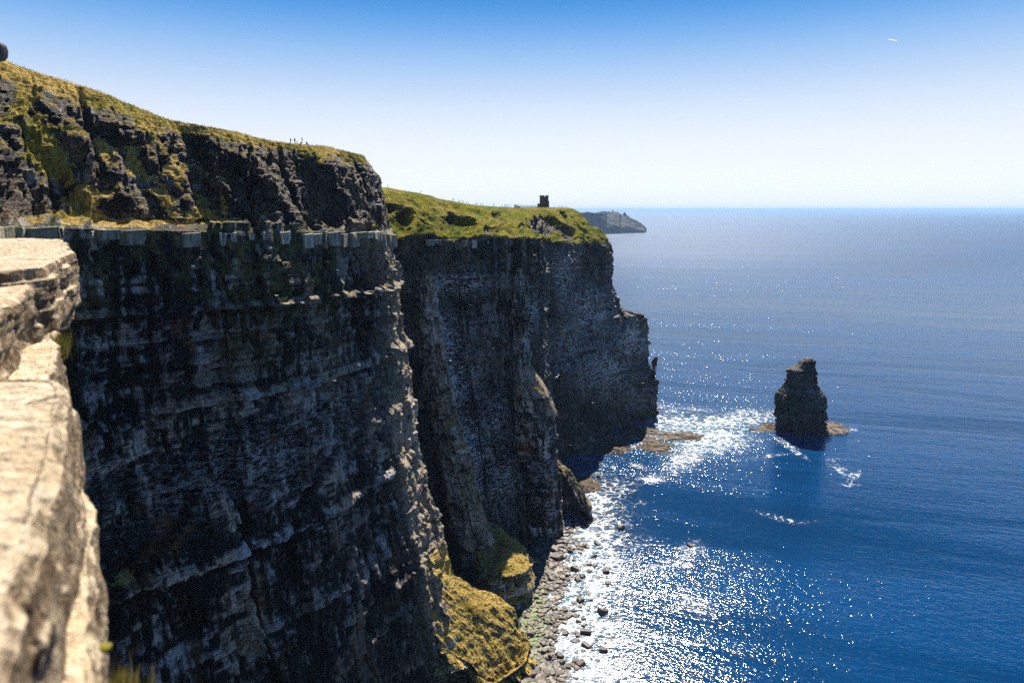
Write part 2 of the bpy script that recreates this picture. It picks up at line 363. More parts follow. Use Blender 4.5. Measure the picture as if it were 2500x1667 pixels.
# ------------------------------------------------------------------ the cliffs: one long sheet lofted between stations
def zledge(Y): return 180 - np.interp(Y, [-60, 0, 60, 115, 135, 170, 240, 335, 400, 470, 570, 700, 1200], [1.6, 1.6, 2.2, 3.2, 3.6, 5.5, 8.0, 14.3, 18.7, 23, 29, 34, 40])
def station(L, B, top, foot=4.0, mid=None, back=(-1, .1), over=None):
    """L ledge plan, B base plan, top world point; returns 12 control points from the water to the plateau"""
    L = np.array(L, float); B = np.array(B, float); zL = float(zledge(L[1])); rows = []
    rows.append([*B, -4.0])
    for t in (.15, .35, .52, .56, .78):
        g = 1 - (1 - t) ** 2; p = B + (L - B) * g; rows.append([*p, zL * t])
    rows.append([*L, zL])
    T = np.array(top, float); d = T[:2] - L; d = d / (np.linalg.norm(d) + 1e-6)
    F = L + d * foot; rows.append([*F, zL + .6])
    Mi = np.array(mid, float) if mid is not None else np.array([*(F + (T[:2] - F) * .45), zL + (T[2] - zL) * .55]); rows.append(Mi)
    rows.append(T)
    b = np.array(back, float); b /= np.linalg.norm(b)
    rows.append([*(T[:2] + b * 14), T[2] - .2]); rows.append([*(T[:2] + b * 260), T[2] - 4])
    if over:
        for k, v in over.items(): rows[k] = v
    return np.array([np.array(r, float) for r in rows])
def Lp(px, Y): return (XofPx(px, Y, float(zledge(Y))), Y)
ST = [
 station((8, -60), (30, -60), (-8, -60, 180.5), 4),
 station((1.6, -8), (22, -8), (-12, -6, 179.2), 2),
 station((-2.2, .6), (16, 8), (-14, 6, 179.5), 2),
 station((-8, 9), (8, 20), (-20, 16, 182), 3),
 station((-22, 30), (-4, 40), (-42, 45, 190), 4),
 station((-52, 60), (-36, 70), (-80, 90, 205), 6),
 station((-86, 95), (-70, 100), (-125, 130, 222), 8),
 station(Lp(-80, 116), (-86, 118), W(-150, 70, 153), 9),
 station(Lp(60, 135), (-84, 132), W(30, 160, 167), 9),
 station(Lp(250, 149), (-76, 146), W(228, 222, 177), 8),
 station(Lp(452, 162), (-62, 156), W(400, 288, 185), 7),
 station(Lp(505, 169), (-59, 162), W(455, 302, 188), 5),
 station(Lp(570, 173), (-54, 168), W(530, 316, 190), 4),
 station(Lp(740, 192), (-44, 186), W(700, 350, 207), 3.5),
 station(Lp(860, 216), (-34, 206), W(810, 363, 229), 3),
 station(Lp(932, 237), (-22, 223), W(884, 380, 245), 3),                      # the ridge
 station(Lp(958, 262), (-17, 250), W(878, 392, 272), 4),
 station(Lp(944, 285), (-24, 282), W(850, 410, 310), 6, back=(-1, 0)),
 station(Lp(940, 318), (-36, 308), W(890, 452, 375), 8, back=(-1, .3)),       # gully
 station(Lp(985, 331), (-26, 312), W(965, 463, 400), 5, back=(-1, .6)),
 station(Lp(1055, 341), (-12, 316), W(1045, 479, 430), 5, back=(-1, 1)),
 station(Lp(1090, 354), (-6, 330), W(1090, 490, 450), 4, back=(-1, 1)),
 station(Lp(1130, 352), (0, 338), W(1120, 495, 465), 4, back=(-1, 1)),
 station(Lp(1195, 362), (6, 346), W(1175, 503, 500), 4, back=(-1, 1)),
 station(Lp(1262, 372), (12, 352), W(1240, 508, 560), 4, back=(-1, 1)),
 station(Lp(1300, 388), (26, 378), W(1285, 508.5, 600), 4, back=(-1, 1)),
 station(Lp(1312, 425), (28, 420), W(1320, 508, 640), 5, back=(-1, 1)),       # gully behind the pillar
 station(Lp(1335, 478), (34, 470), W(1345, 507.5, 640), 5, back=(-1, 1)),
 station(Lp(1385, 512), (60, 508), W(1375, 508.5, 620), 5, back=(-1, 1)),
 station(Lp(1440, 545), (92, 546), W(1400, 512, 610), 5, back=(-1, 1)),
 station(Lp(1484, 572), (116, 570), W(1432, 548, 600), 4, back=(-1, 1), over={3: [99, 574, 86], 4: [90, 577, 95]}),
 station(Lp(1486, 592), (131, 588), W(1436, 556, 622), 4, back=(-1, 1), over={1: [128, 590, 24], 2: [121, 592, 58], 3: W(1580, 778, 592), 4: W(1512, 748, 594)}),
 station(Lp(1470, 640), (126, 640), W(1420, 540, 665), 4, back=(-1, 1), over={3: [112, 632, 80], 4: [95, 636, 90]}),
 station(Lp(1400, 760), (90, 770), W(1360, 512, 800), 8, back=(-1, 1)),
 station(Lp(1150, 1100), (-20, 1100), (-140, 1130, 176), 20, back=(-1, .3)),
 station((-420, 1800), (-400, 1800), (-480, 1820, 170), 20, back=(-1, 0)),
]
CT = np.array(ST)                      # (S, 12, 3)
NU, NV = 1250, 500
def resample(C, nu, nv, wu=None):
    su = np.linspace(0, C.shape[0] - 1, 420); D = interp_rows(C, su, .6)
    sv = np.linspace(0, C.shape[1] - 1, 200); D = np.swapaxes(interp_rows(np.swapaxes(D, 0, 1), sv, .35), 0, 1)
    pxx, pyy = proj(D)
    vis = ((pxx > -60) & (pxx < 2560) & (pyy > -60) & (pyy < 1740) & (D[..., 1] > 100)).astype(float)
    clipx, clipy = np.clip(pxx, -200, 2700), np.clip(pyy, -200, 1900)
    def cum(ax):
        dx = np.diff(clipx, axis=ax); dy = np.diff(clipy, axis=ax)
        dw = np.linalg.norm(np.diff(D, axis=ax), axis=-1)
        v = (vis[1:] + vis[:-1]) / 2 if ax == 0 else (vis[:, 1:] + vis[:, :-1]) / 2
        s = (np.hypot(dx, dy) * .7 + dw * 1.6) * v
        s = s.mean(axis=1 - ax) + .0015 * dw.mean(axis=1 - ax) + 1e-4
        return np.concatenate([[0], np.cumsum(s)])
    cu, cv = cum(0), cum(1)
    tu = np.interp(np.linspace(0, cu[-1], nu), cu, su); tv = np.interp(np.linspace(0, cv[-1], nv), cv, sv)
    D = interp_rows(C, tu, .6); D = np.swapaxes(interp_rows(np.swapaxes(D, 0, 1), tv, .35), 0, 1)
    return D, tu, tv
S, TU, TV = resample(CT, NU, NV)
Nn = blur(grid_normals(S), 6); Nn /= np.linalg.norm(Nn, axis=-1, keepdims=True) + 1e-9

def rock_disp(P, u, amp=1.0):
    """jointed, bedded rock: how far each point stands out, in metres"""
    x, y, z = P[..., 0], P[..., 1], P[..., 2]; zs = z + .058 * y + .5 * vn(x / 30, y / 30, z / 30, 3)
    un = u + 1.2 * vn(u / 9, z / 14, 0, 71)
    b1, e1, f1 = blocks(un, zs, 9, 34, 11, .25); b2, e2, f2 = blocks(un, zs, 4.2, 11, 12); b3, e3, f3 = blocks(un, zs, 2.4, 3.1, 13); b4, e4, f4 = blocks(un, zs, 1.3, .95, 14)
    bed = hashf(np.floor(zs / 1.35), 1, 1, 21) - .5; bed2 = hashf(np.floor(zs / 5.3 + .3), 1, 1, 22) - .5
    x, y, z = x, y, z
    broken = sm(-.2, .4, fbm(P, 26, 2, 31))
    d = 1.1 * b1 + .9 * b2 + .62 * b3 * (.5 + broken) + .22 * b4 + (.6 * bed + 1.5 * bed2) * (.25 + .9 * broken) + .5 * fbm(P, 5, 3, 33)
    d = d - .35 * (e2 < .22) - .2 * (e3 < .16)
    wav = zs + .6 * vn(u / 16, 0, 0, 84)
    BED = [(171, 3.4, .5, .35), (166.5, 2.2, 1.5, .9), (160, 1.2, .7, .4), (151, 1.2, .8, .4), (143.5, 3.4, 1.9, 1.0), (133, 1.4, .9, .4), (124, 2.2, 1.1, .6), (114, 1.2, .8, .4), (103, 3.6, 1.9, 1.0), (92, 1.4, .8, .4), (79, 2.6, 1.3, .7), (66, 1.2, .8, .4), (55, 3.0, 1.5, .8), (42, 1.4, .9, .4), (31, 2.2, 1.2, .6), (18, 1.6, .9, .4)]
    bedpale = 0
    for k_, (zc, th_, pr_, pa_) in enumerate(BED):
        on = sm(-.45, .1, vn(un / 15, k_ * 7.7, 0, 85)); q_ = (wav - zc + th_ / 2) / th_
        prof_ = sm(-.02, .04, q_) * (1 - sm(.55, 1.25, q_)); d = d + pr_ * prof_ * on; bedpale = bedpale + pa_ * sm(-.02, .04, q_) * (1 - sm(.9, 1.02, q_)) * on
        d = d - .9 * pr_ * np.exp(-((q_ + .25) / .22) ** 2) * on
    cl = sm(.90, .97, 1 - np.abs(vn(un / 13, z / 70, 0, 72))) * sm(-.1, .2, vn(u / 25, z / 32, 0, 73))
    cl2 = sm(.90, .97, 1 - np.abs(vn(un / 6, z / 30, 0, 74))) * sm(.0, .3, vn(u / 17, z / 18, 0, 75))
    d = d - 3.4 * cl - 1.5 * cl2
    d = d + 2.3 * fbm(np.stack([x, y, z * .35], -1), 30, 3, 41) + .9 * ridged(P, 8, 2, 51, (1, 1, .2)) + .35 * fbm(P, 2.2, 2, 61)
    # how pale the dry rock is: whole beds, single blocks and weathered streaks
    bp = hashf(np.floor(zs / 2.7 + .3 * fbm(P, 20, 2, 76)), 5, 5, 23); bq = hashf(np.floor(zs / .9), 5, 6, 24)
    st = vn(un / .9, z / 9, 0, 77) * .5 + vn(un / 2.4, z / 22, 0, 78) * .5
    zone = fbm(P, 24, 3, 79)
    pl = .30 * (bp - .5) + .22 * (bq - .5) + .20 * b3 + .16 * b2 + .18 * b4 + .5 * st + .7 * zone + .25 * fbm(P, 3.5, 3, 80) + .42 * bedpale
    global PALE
    PALE = np.clip(sm(.02, .42, pl) - cl - .7 * cl2, 0, 1)  # clefts darkened in colour, standing in for their shade
    return d * amp

arc = np.concatenate([[0], np.cumsum(np.linalg.norm(np.diff(S[:, int(NV * .55), :2], axis=0), axis=-1))])
U2 = np.repeat(arc[:, None], NV, 1); R2 = np.repeat(TV[None, :], NU, 0); T2 = np.repeat(TU[:, None], NV, 1)
PXo, PYo = proj(S)
upper = sm(6.2, 6.8, R2)
Nh = Nn.copy(); Nh[..., 2] *= .25; Nh /= np.linalg.norm(Nh, axis=-1, keepdims=True) + 1e-9
dr = rock_disp(S, U2); pale = PALE.copy()
nearc = sm(60, 110, S[..., 1])
fold = 7 * fbm(np.stack([S[..., 0], S[..., 1], S[..., 2] * .12], -1), 46, 2, 44) * sm(18, 19, T2) * (1 - sm(29.2, 30, T2))
ridgeB = blob(PXo, 0, 1045 + sm(700, 1300, PYo) * 90, 0, 26, 1) * sm(19, 19.6, T2) * (1 - sm(23, 24, T2))
dr = dr + fold * sm(0, 1, R2) + 15 * ridgeB * (1 - sm(.1, .95, S[..., 2] / 175))
dr *= .1 + .9 * nearc
# the sheet keeps its corner where the flagstone ledge runs
dr *= 1 - (.75 - .5 * sm(17, 18, T2)) * blob(R2, 0, 6.05, 0, .32, 1)
isA = 1 - sm(17.0, 18.4, T2)
gullies = ridged(np.stack([S[..., 0] + S[..., 2] * .6, S[..., 1], S[..., 2] * .35], -1), 17, 3, 81)
du_A = 3.3 * gullies + 1.0 * fbm(S, 7, 3, 82) + .6 * ridged(S, 2.6, 3, 83) + .5 * dr
hollow = np.zeros_like(R2)
for a, b, rx, ry, an, w in [(1120, 550, 50, 14, 10, .85), (1195, 575, 24, 10, 0, .5), (985, 545, 30, 20, 30, .8), (955, 520, 28, 14, 10, .7), (1035, 560, 26, 18, 35, .7), (1330, 560, 44, 24, 10, 1), (1385, 575, 26, 24, 40, .8), (1210, 535, 22, 10, 30, .55), (1350, 500, 0.1, .1, 0, 0), (1375, 535, 10, 20, -20, .5), (1275, 570, 20, 8, 0, .4)]:
    if w: hollow = np.maximum(hollow, w * blob(PXo, PYo, a, b, rx, ry, an))
hollow = sm(.34, .5, hollow + .42 * fbm(np.stack([S[..., 0] + S[..., 2], S[..., 1], S[..., 2]], -1), 11, 4, 94)) * sm(17.5, 18.5, T2) * sm(6.9, 7.05, R2) * (1 - sm(8.6, 9.0, R2))
du_B = 1.1 * ridged(np.stack([S[..., 0] + S[..., 2] * .7, S[..., 1] * .6, S[..., 2] * .3], -1), 6, 2, 97) + 5.0 * ridged(np.stack([S[..., 0] * 1.0 + S[..., 2] * .8, S[..., 1] * .5, S[..., 2] * .3], -1), 20, 3, 91) + 1.7 * fbm(S, 6, 3, 92) + .5 * fbm(S, 2.0, 2, 93) + .8 * dr * hollow
edgefade = (1 - sm(8.2, 9.2, R2)) * .94 + .06
du = (du_A * isA + du_B * (1 - isA)) * edgefade * nearc
D = S + Nh * (dr * (1 - upper) - 5.5 * hollow)[..., None] + Nn * (du * upper)[..., None]
# caves at the foot of the headland
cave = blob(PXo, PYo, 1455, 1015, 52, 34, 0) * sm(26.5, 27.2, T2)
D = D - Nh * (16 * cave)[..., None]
# small tussocks on the skyline and grass
tus = .22 * np.abs(vn(D[..., 0] / 1.1, D[..., 1] / 1.1, D[..., 2] / 1.1, 95)) * sm(6.6, 7, R2) * nearc * (R2 < 10.3)
D[..., 2] += tus
N3 = grid_normals(D); nz = blur(N3.copy(), 1)[..., 2]
px, py = proj(D)
gA = np.zeros_like(R2)
for a, b, rx, ry, an, w in [(60, 250, 26, 40, 60, .9), (110, 370, 45, 80, -35, 1.2), (150, 420, 30, 50, -30, 1.0), (205, 490, 40, 45, 0, 1.2), (210, 535, 60, 22, 0, 1.1), (120, 545, 60, 12, 0, .5), (400, 480, 24, 80, -20, .7), (330, 400, 20, 60, -35, .8), (250, 360, 18, 50, -40, .8),
                          (500, 535, 40, 26, 30, 1.2), (380, 548, 120, 12, 0, .8), (470, 545, 20, 50, 0, .9), (375, 330, 18, 40, -20, .6), (545, 500, 12, 50, -10, .7), (780, 385, 14, 26, -10, .9), (745, 375, 8, 30, -30, .6), (905, 555, 50, 12, 0, .7), (690, 560, 22, 8, 0, .7), (430, 430, 24, 60, -30, .7)]:
    gA = np.maximum(gA, w * blob(px, py, a, b, rx, ry, an))
rim = sm(8.55, 8.95, R2 + .25 * fbm(D, 9, 3, 101))
grassA = (.95 * rim + 1.0 * gA * (nz > -.1) + .55 * sm(.45, .75, nz)) * upper
tongue = sm(5.90, 6.5, R2 + .5 * fbm(np.stack([D[..., 0], D[..., 1], D[..., 2] * .3], -1), 7, 3, 109))
grassB = (1.0 * tongue + .1 - .75 * hollow) * sm(-.05, .28, nz + .12 * fbm(D, 5, 3, 102)) + .2 * upper * rim
grass = grassA * isA + grassB * (1 - isA) * tongue
# sparse growth on steps of the lower faces
low = (1 - upper) * .75 * sm(.55, .85, nz) * sm(.1, .5, fbm(D, 12, 3, 103) + .4 * sm(90, 160, D[..., 2]))
foot = (1 - upper) * blob(px, py, 1120, 1390, 90, 60, 30) * 1.0
grass = np.clip(np.maximum(np.maximum(grass, low), foot), 0, 1.2)
straw = np.clip(.15 + .35 * isA + .55 * fbm(D, 14, 3, 104) + .5 * isA * sm(-.1, .4, fbm(D, 12, 2, 105)) + .4 * (1 - upper) + .5 * isA * (px > 230) * (px < 480) * (py > 300), 0, 1)
lichen = sm(120, 158, D[..., 2]) * (1 - upper) * sm(-.3, .3, fbm(D, 22, 3, 106)) * .8
guano = np.zeros_like(R2)
for a, b, rx, ry, an, w in [(1120, 690, 75, 30, 0, .9), (1080, 830, 55, 70, 0, .9), (1110, 930, 60, 60, 10, .8), (1290, 780, 18, 60, 10, 1.0), (1375, 670, 30, 50, 0, .7), (1440, 760, 60, 60, 0, .75), (1540, 830, 45, 50, 0, .8), (1480, 900, 80, 70, 0, .55), (1150, 1100, 70, 90, 10, .6), (1210, 1010, 40, 60, 0, .5), (1390, 850, 50, 80, 0, .45), (600, 1130, 330, 90, -20, .3), (780, 1000, 150, 60, -20, .22), (1230, 1180, 60, 70, 0, .5), (1560, 970, 40, 30, 0, .4)]:
    guano = np.maximum(guano, w * blob(px, py, a, b, rx, ry, an))
guano *= (1 - upper) * 1.25
dry = np.clip((1 - upper) * (.9 * sm(14.4, 15.1, T2) * (1 - sm(16.4, 17, T2))), 0, 1)  # the sunlit band of the ridge, painted beige in the rock colour
soil = upper * (.45 + .55 * sm(-.2, .3, fbm(D, 10, 3, 107)))
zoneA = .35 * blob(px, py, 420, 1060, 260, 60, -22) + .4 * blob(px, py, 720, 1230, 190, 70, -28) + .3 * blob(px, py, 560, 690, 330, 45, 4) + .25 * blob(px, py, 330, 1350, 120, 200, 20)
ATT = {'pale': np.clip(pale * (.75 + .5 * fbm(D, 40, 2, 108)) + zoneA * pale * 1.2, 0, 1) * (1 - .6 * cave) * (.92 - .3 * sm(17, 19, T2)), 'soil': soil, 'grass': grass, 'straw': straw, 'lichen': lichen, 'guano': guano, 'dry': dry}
def cut(T): return int(np.searchsorted(TU, T))
cuts = [0, cut(17.2), cut(26.3), NU - 1]
labels = ['dark near cliff face with a flagstone ledge below its grassy rim', 'middle cliff with bright green grass slope over dark banded rock', 'far cliff headland with a square tower on its grassy top']
CLIFFS = []
for k in range(3):
    a, b = cuts[k], cuts[k + 1] + 1
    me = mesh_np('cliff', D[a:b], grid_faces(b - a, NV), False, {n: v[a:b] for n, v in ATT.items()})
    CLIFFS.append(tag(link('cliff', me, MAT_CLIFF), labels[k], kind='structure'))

# ------------------------------------------------------------------ closed rock bodies lofted from rings
TUFTS = []
def body(rings, name, nu=260, nv=200, amp=1.0, beds=0.0, terrace=0.0, mat=None, fn=None, cap=True, sc=1.0, seed=0, extra=None, capbulge=0.0):
    C = [np.array(r, float) for r in rings]                          # each (n,3), anticlockwise seen from above
    C = np.array(C); n = C.shape[1]
    if cap:
        c = C[-1].mean(0); c[2] += capbulge
        C = np.concatenate([C, [c + (C[-1] - c) * .5 + np.array([0, 0, 0])], [np.repeat(c[None], n, 0)]], 0)
    th = np.linspace(0, n, nu, endpoint=False)
    Cp = np.concatenate([C[:, -1:], C, C[:, :2]], 1)
    A = np.swapaxes(interp_rows(np.swapaxes(Cp, 0, 1), th + 1, .45), 0, 1)     # (rows, nu, 3)
    ln = np.concatenate([[0], np.cumsum(np.linalg.norm(np.diff(A, axis=0), axis=-1).mean(1) + 1e-3)])
    tv = np.interp(np.linspace(0, ln[-1], nv), ln, np.arange(len(A)))
    P = np.swapaxes(interp_rows(A, tv, .2), 0, 1)                    # (nu, nv, 3)
    N = grid_normals(P, True); N = blur(N, 3); N /= np.linalg.norm(N, axis=-1, keepdims=True) + 1e-9
    mid = P[:, nv // 3, :2]; u = np.concatenate([[0], np.cumsum(np.linalg.norm(np.diff(mid, axis=0), axis=-1))])
    U = np.repeat(u[:, None], nv, 1)
    steep = 1 - sm(.3, .62, N[..., 2])
    # fade the joint pattern over the seam of the ring
    Q = P / sc
    dsp = rock_disp(Q + seed * 37.0, U / sc, amp) * sc; pale_ = PALE.copy()
    kt = len(rings) - 1; rim_ = np.exp(-((tv - kt) / .55) ** 2)[None, :]; dsp = dsp * (1 - rim_) + np.minimum(dsp, 0) * rim_
    dsp = dsp + beds * ((hashf(np.floor(Q[..., 2] / 1.7 + .25 * fbm(Q, 14, 2, 5)), seed, 3) - .5) * 1.6 + (hashf(np.floor(Q[..., 2] / .8), seed, 4) - .5) * .9)
    top = (1.7 * ridged(np.stack([Q[..., 0] + Q[..., 2], Q[..., 1], Q[..., 2] * .4], -1), 9, 4, 111 + seed) * .6 + .8 * fbm(Q, 2.6, 4, 112)) * sc * amp
    Nh = N.copy(); Nh[..., 2] *= .3; Nh /= np.linalg.norm(Nh, axis=-1, keepdims=True) + 1e-9
    cent = np.clip((nv - 1 - np.arange(nv)) / 6.0, 0, 1)[None, :]
    P = P - np.array([0, 0, 1.0]) * (rim_ * np.abs(fbm(P, 3, 2, 113)) * 1.6 * sc * amp + rim_ * 1.3 * sc * amp)[..., None]
    Dd = P + Nh * (dsp * steep * cent)[..., None] + N * (top * (1 - steep) * cent)[..., None]
    if terrace:
        hh = 1.9 * fbm(Dd, 16, 4, 150 + seed) + .1
        Dd[..., 2] += (1 - steep) * (terrace * np.floor(hh / terrace) + .12 * fbm(Dd, 2, 2, 151)) * np.clip((nv - 1 - np.arange(nv)) / 6.0, .0, 1)[None, :] ** 0
    nzz = blur(grid_normals(Dd, True), 1)[..., 2]
    at = fn(Dd, nzz, 1 - steep) if fn else {}
    at.setdefault('pale', pale_)
    if 'grass' in at:
        ii = np.argwhere((at['grass'] > .5) & (Dd[..., 2] > 2)); TUFTS.append((Dd[ii[:, 0], ii[:, 1]], grid_normals(Dd, True)[ii[:, 0], ii[:, 1]]))
    for kx in ('soil', 'grass', 'straw', 'lichen', 'guano', 'dry'): at.setdefault(kx, np.zeros(Dd.shape[:2]))
    me = mesh_np(name, Dd, grid_faces(nu, nv, True), False, at)
    return me
def ring_from(top, out, z):
    top = np.array(top, float); c = top[:, :2].mean(0); d = top[:, :2] - c
    r = d / (np.linalg.norm(d, axis=1, keepdims=True) + 1e-6)
    return np.concatenate([top[:, :2] + r * out, np.full((len(top), 1), z)], 1)
def ccw(pts):
    pts = np.array(pts, float); a = np.sum(pts[:, 0] * np.roll(pts[:, 1], -1) - np.roll(pts[:, 0], -1) * pts[:, 1])
    return pts if a > 0 else pts[::-1].copy()
def grassy(strawv=.8, base=.9):
    def f(Dd, nzz, flat_):
        g = base * sm(.3, .55, nzz + .15 * fbm(Dd, 4, 3, 121))
        return {'grass': g, 'straw': np.clip(strawv + .7 * fbm(Dd, 9, 3, 122), 0, 1), 'dry': .55 * sm(.1, .4, nzz), 'guano': .35 * (1 - flat_) * sm(0, .4, fbm(Dd, 8, 2, 123))}
    return f
def terrain(rings, label, **kw):
    me = body(rings, 'rock_buttress', **kw); return tag(link('rock_buttress', me, MAT_CLIFF), label, kind='structure')

# grassy spur running down from the near ridge
t = ccw([W(1030, 1335, 252), W(1095, 1388, 256), W(1160, 1428, 258), W(1215, 1450, 260), W(1252, 1478, 257), W(1276, 1545, 250), W(1262, 1625, 239), W(1200, 1660, 229), W(1135, 1605, 227), W(1080, 1565, 226), W(1020, 1480, 230), W(1000, 1380, 240)])
terrain([ring_from(t, 7, -4), ring_from(t, 3, 6), np.concatenate([ring_from(t, .6, 0)[:, :2], t[:, 2:] * .8], 1), t], 'straw coloured grass spur sloping down from the near ridge', nu=480, nv=320, amp=1.1, fn=grassy(1.0, 1.1), seed=1)
# rounded grass mound behind it
t = ccw([W(1150, 1262, 330), W(1195, 1268, 330), W(1228, 1288, 325), W(1262, 1315, 317), W(1286, 1348, 304), W(1291, 1382, 293), W(1262, 1396, 286), W(1225, 1400, 284), W(1190, 1392, 288), W(1160, 1340, 302)])
terrain([ring_from(t, 4, -4), ring_from(t, 1.5, 6), np.concatenate([ring_from(t, .2, 0)[:, :2], t[:, 2:] * .75], 1), t], 'rounded grass topped buttress above the boulder beach', nu=380, nv=240, amp=.9, fn=grassy(1.0, 1.0), seed=2, capbulge=2)
# tall pillar on the middle cliff
def ell(cx, cy, rx, ry, z, rot=0, n=10, sq=.25):
    a = np.linspace(0, 2 * np.pi, n, endpoint=False); k = 1 + sq * np.abs(np.sin(2 * a)) ** 1.2 * .5
    x, y = rx * np.cos(a) * k, ry * np.sin(a) * k; c, s = math.cos(rot), math.sin(rot)
    return np.stack([cx + x * c - y * s, cy + x * s + y * c, np.full(n, z)], 1)
terrain([ell(17, 368, 13, 15, -4), ell(14.5, 367, 11.5, 14, 40), ell(13, 366, 11, 13, 70), ell(11, 366, 9.5, 11.5, 80), ell(8, 368, 6.5, 8.5, 89), ell(6, 370, 4.2, 7, 96), ell(5.5, 370, 3.8, 6, 112), ell(4.8, 369, 4.4, 6, 128), ell(4.4, 369, 3.4, 4.5, 139), ell(3.6, 370, 1.6, 2.4, 149)], 'rock pillar standing against the middle cliff with sunlit steps', nu=260, nv=340, amp=.55, seed=3,
        fn=lambda Dd, nzz, fl: {'dry': sm(.0, .4, nzz) * sm(60, 75, Dd[..., 2]), 'guano': .4 * (1 - fl) * sm(0, .3, fbm(Dd, 7, 2, 9)), 'grass': .6 * sm(.4, .7, nzz) * sm(60, 80, Dd[..., 2]), 'straw': .8 + 0 * nzz})
# narrow rib on the middle cliff widening towards the foot
rb = [(1158, 1330, 311, 10), (1140, 1250, 314, 9), (1112, 1130, 319, 7.5), (1080, 1000, 325, 6.5), (1062, 900, 329, 6), (1048, 790, 334, 5.4), (1040, 700, 338, 4.4), (1036, 640, 341, 2)]
rg_ = [ell(*W(a, b, c_)[:2], w_, w_ * 1.1, W(a, b, c_)[2], .3, 10) for a, b, c_, w_ in rb]
terrain([np.concatenate([rg_[0][:, :2], np.full((10, 1), -4.0)], 1)] + rg_, 'narrow rock rib with tan speckled crest on the middle cliff', nu=220, nv=380, amp=.6, seed=12,
        fn=lambda Dd, nzz, fl: {'dry': .9 * sm(.0, .35, nzz), 'grass': .7 * sm(.35, .65, nzz), 'straw': .6 + 0 * nzz, 'guano': .3 * sm(0, .3, fbm(Dd, 7, 2, 19))})  # upward faces painted tan, standing in for sunlit speckles
# low buttress reaching into the surf
t = ccw([W(1338, 1098, 392), W(1365, 1118, 393), W(1398, 1152, 390), W(1420, 1195, 386), W(1428, 1240, 380), W(1422, 1236, 377), W(1412, 1197, 382), W(1388, 1157, 386), W(1355, 1123, 388), W(1335, 1108, 389)])
terrain([ring_from(t, 6, -4), ring_from(t, 3.5, 8), np.concatenate([ring_from(t, 1.2, 0)[:, :2], t[:, 2:] * .8], 1), t], 'low rock buttress with tan crest reaching into the surf', nu=240, nv=200, amp=1.0, fn=grassy(.9, .5), seed=4)
# leaning pinnacle at the tip of the headland
q = [(1590, 1000, 9), (1590, 960, 8), (1592, 930, 6), (1597, 900, 4.2), (1598, 885, 4.5), (1601, 876, 4.6), (1602, 870, 2.2)]
terrain([ell(*W(a, b, 591)[:2], w * .37, w * .4, W(a, b, 591)[2], 0, 10) for a, b, w in q], 'thin leaning rock pinnacle at the tip of the far headland', nu=60, nv=80, amp=.28, seed=5)

# ------------------------------------------------------------------ sea stack with its reef
prof = [(1052, 1893, 2011), (1040, 1892, 2012), (1023, 1892, 2011), (995, 1893, 2014), (975, 1892, 2015), (963, 1893, 2014), (954, 1899, 2007), (944, 1909, 1998), (925, 1920, 1994), (902, 1923, 1990), (896, 1936, 1989), (889, 1945, 1988), (881, 1953, 1987), (874, 1960, 1985)]
YS = 548; rings = []
for yy, a, b in prof:
    c = W((a + b) / 2, yy, YS); hw = (b - a) / 2 / FOC * (YS * cp - (c[2] - CAMZ) * sp) * .84
    rings.append(ell(c[0] + .8, YS, hw, max(hw * .8, 1.6), c[2], math.radians(8), 12, .4))
rings = [ell(rings[0][:, 0].mean(), YS, 21, 17, -5, .14, 12, .4)] + rings
def stack_fn(Dd, nzz, fl): return {'pale': PALE * .28 + .12 * hashf(np.floor(Dd[..., 2] / 1.1), 1, 2, 8), 'guano': .2 * sm(-.1, .4, fbm(Dd, 9, 3, 131)) * sm(15, 30, Dd[..., 2]), 'dry': .1 * sm(.4, .7, nzz)}
stack = empty('sea_stack', (0, 0, 0)); tag(stack, 'tall dark layered rock stack rising alone from the sea', 'sea stack')
link('rock_tower', body(rings, 'rock_tower', 330, 300, .5, beds=1.1, fn=stack_fn, seed=6), MAT_CLIFF, stack)

def shelf(pts, name, label, parent=None, thick=1.6, nu=150, nv=60, seed=0, mat=None, z=1.5, amp=.25):
    t = ccw([G(a, b, z) for a, b in pts]); m = len(t)
    t = np.concatenate([np.stack([t[k] + (t[(k + 1) % m] - t[k]) * f for f in (0, .25, .5, .75)]) for k in range(m)])
    t[:, :2] += 1.6 * np.stack([vn(t[:, 0] / 2.3, t[:, 1] / 2.3, 0, seed + 50), vn(t[:, 0] / 2.3, t[:, 1] / 2.3, 5, seed + 60)], 1); t[:, 2] = z * .6
    me = body([ring_from(t, 4, -3), ring_from(t, 2.5, -.6), t], name, nu, nv, amp, terrace=.5, fn=lambda Dd, nzz, fl: {'soil': .9 + 0 * nzz, 'dry': .25 * sm(.3, .8, nzz)}, seed=seed)
    o = link(name, me, mat or MAT_CLIFF, parent)
    if parent is None: tag(o, label, kind='structure')
    return o
shelf([(2000, 1032), (2030, 1026), (2055, 1031), (2070, 1043), (2066, 1052), (2045, 1056), (2015, 1060), (1990, 1062)], 'reef', '', stack, seed=7)
shelf([(1831, 1046), (1850, 1037), (1872, 1030), (1895, 1032), (1905, 1045), (1893, 1050), (1860, 1052)], 'reef', '', stack, seed=8)
shelf([(1330, 1100), (1400, 1062), (1480, 1045), (1560, 1040), (1620, 1050), (1680, 1052), (1728, 1060), (1722, 1070), (1690, 1082), (1672, 1098), (1650, 1115), (1608, 1108), (1560, 1098), (1500, 1104), (1440, 1112), (1370, 1118)], 'rock_platform', 'flat brown rock platform washed by surf below the headland', nu=340, nv=120, seed=9, z=.9, amp=.3)
shelf([(1405, 1190), (1416, 1166), (1450, 1160), (1490, 1168), (1505, 1182), (1480, 1192), (1430, 1198)], 'rock_platform', 'small brown rock shelf at the shore beside the low buttress', nu=160, nv=60, seed=10, z=.9)

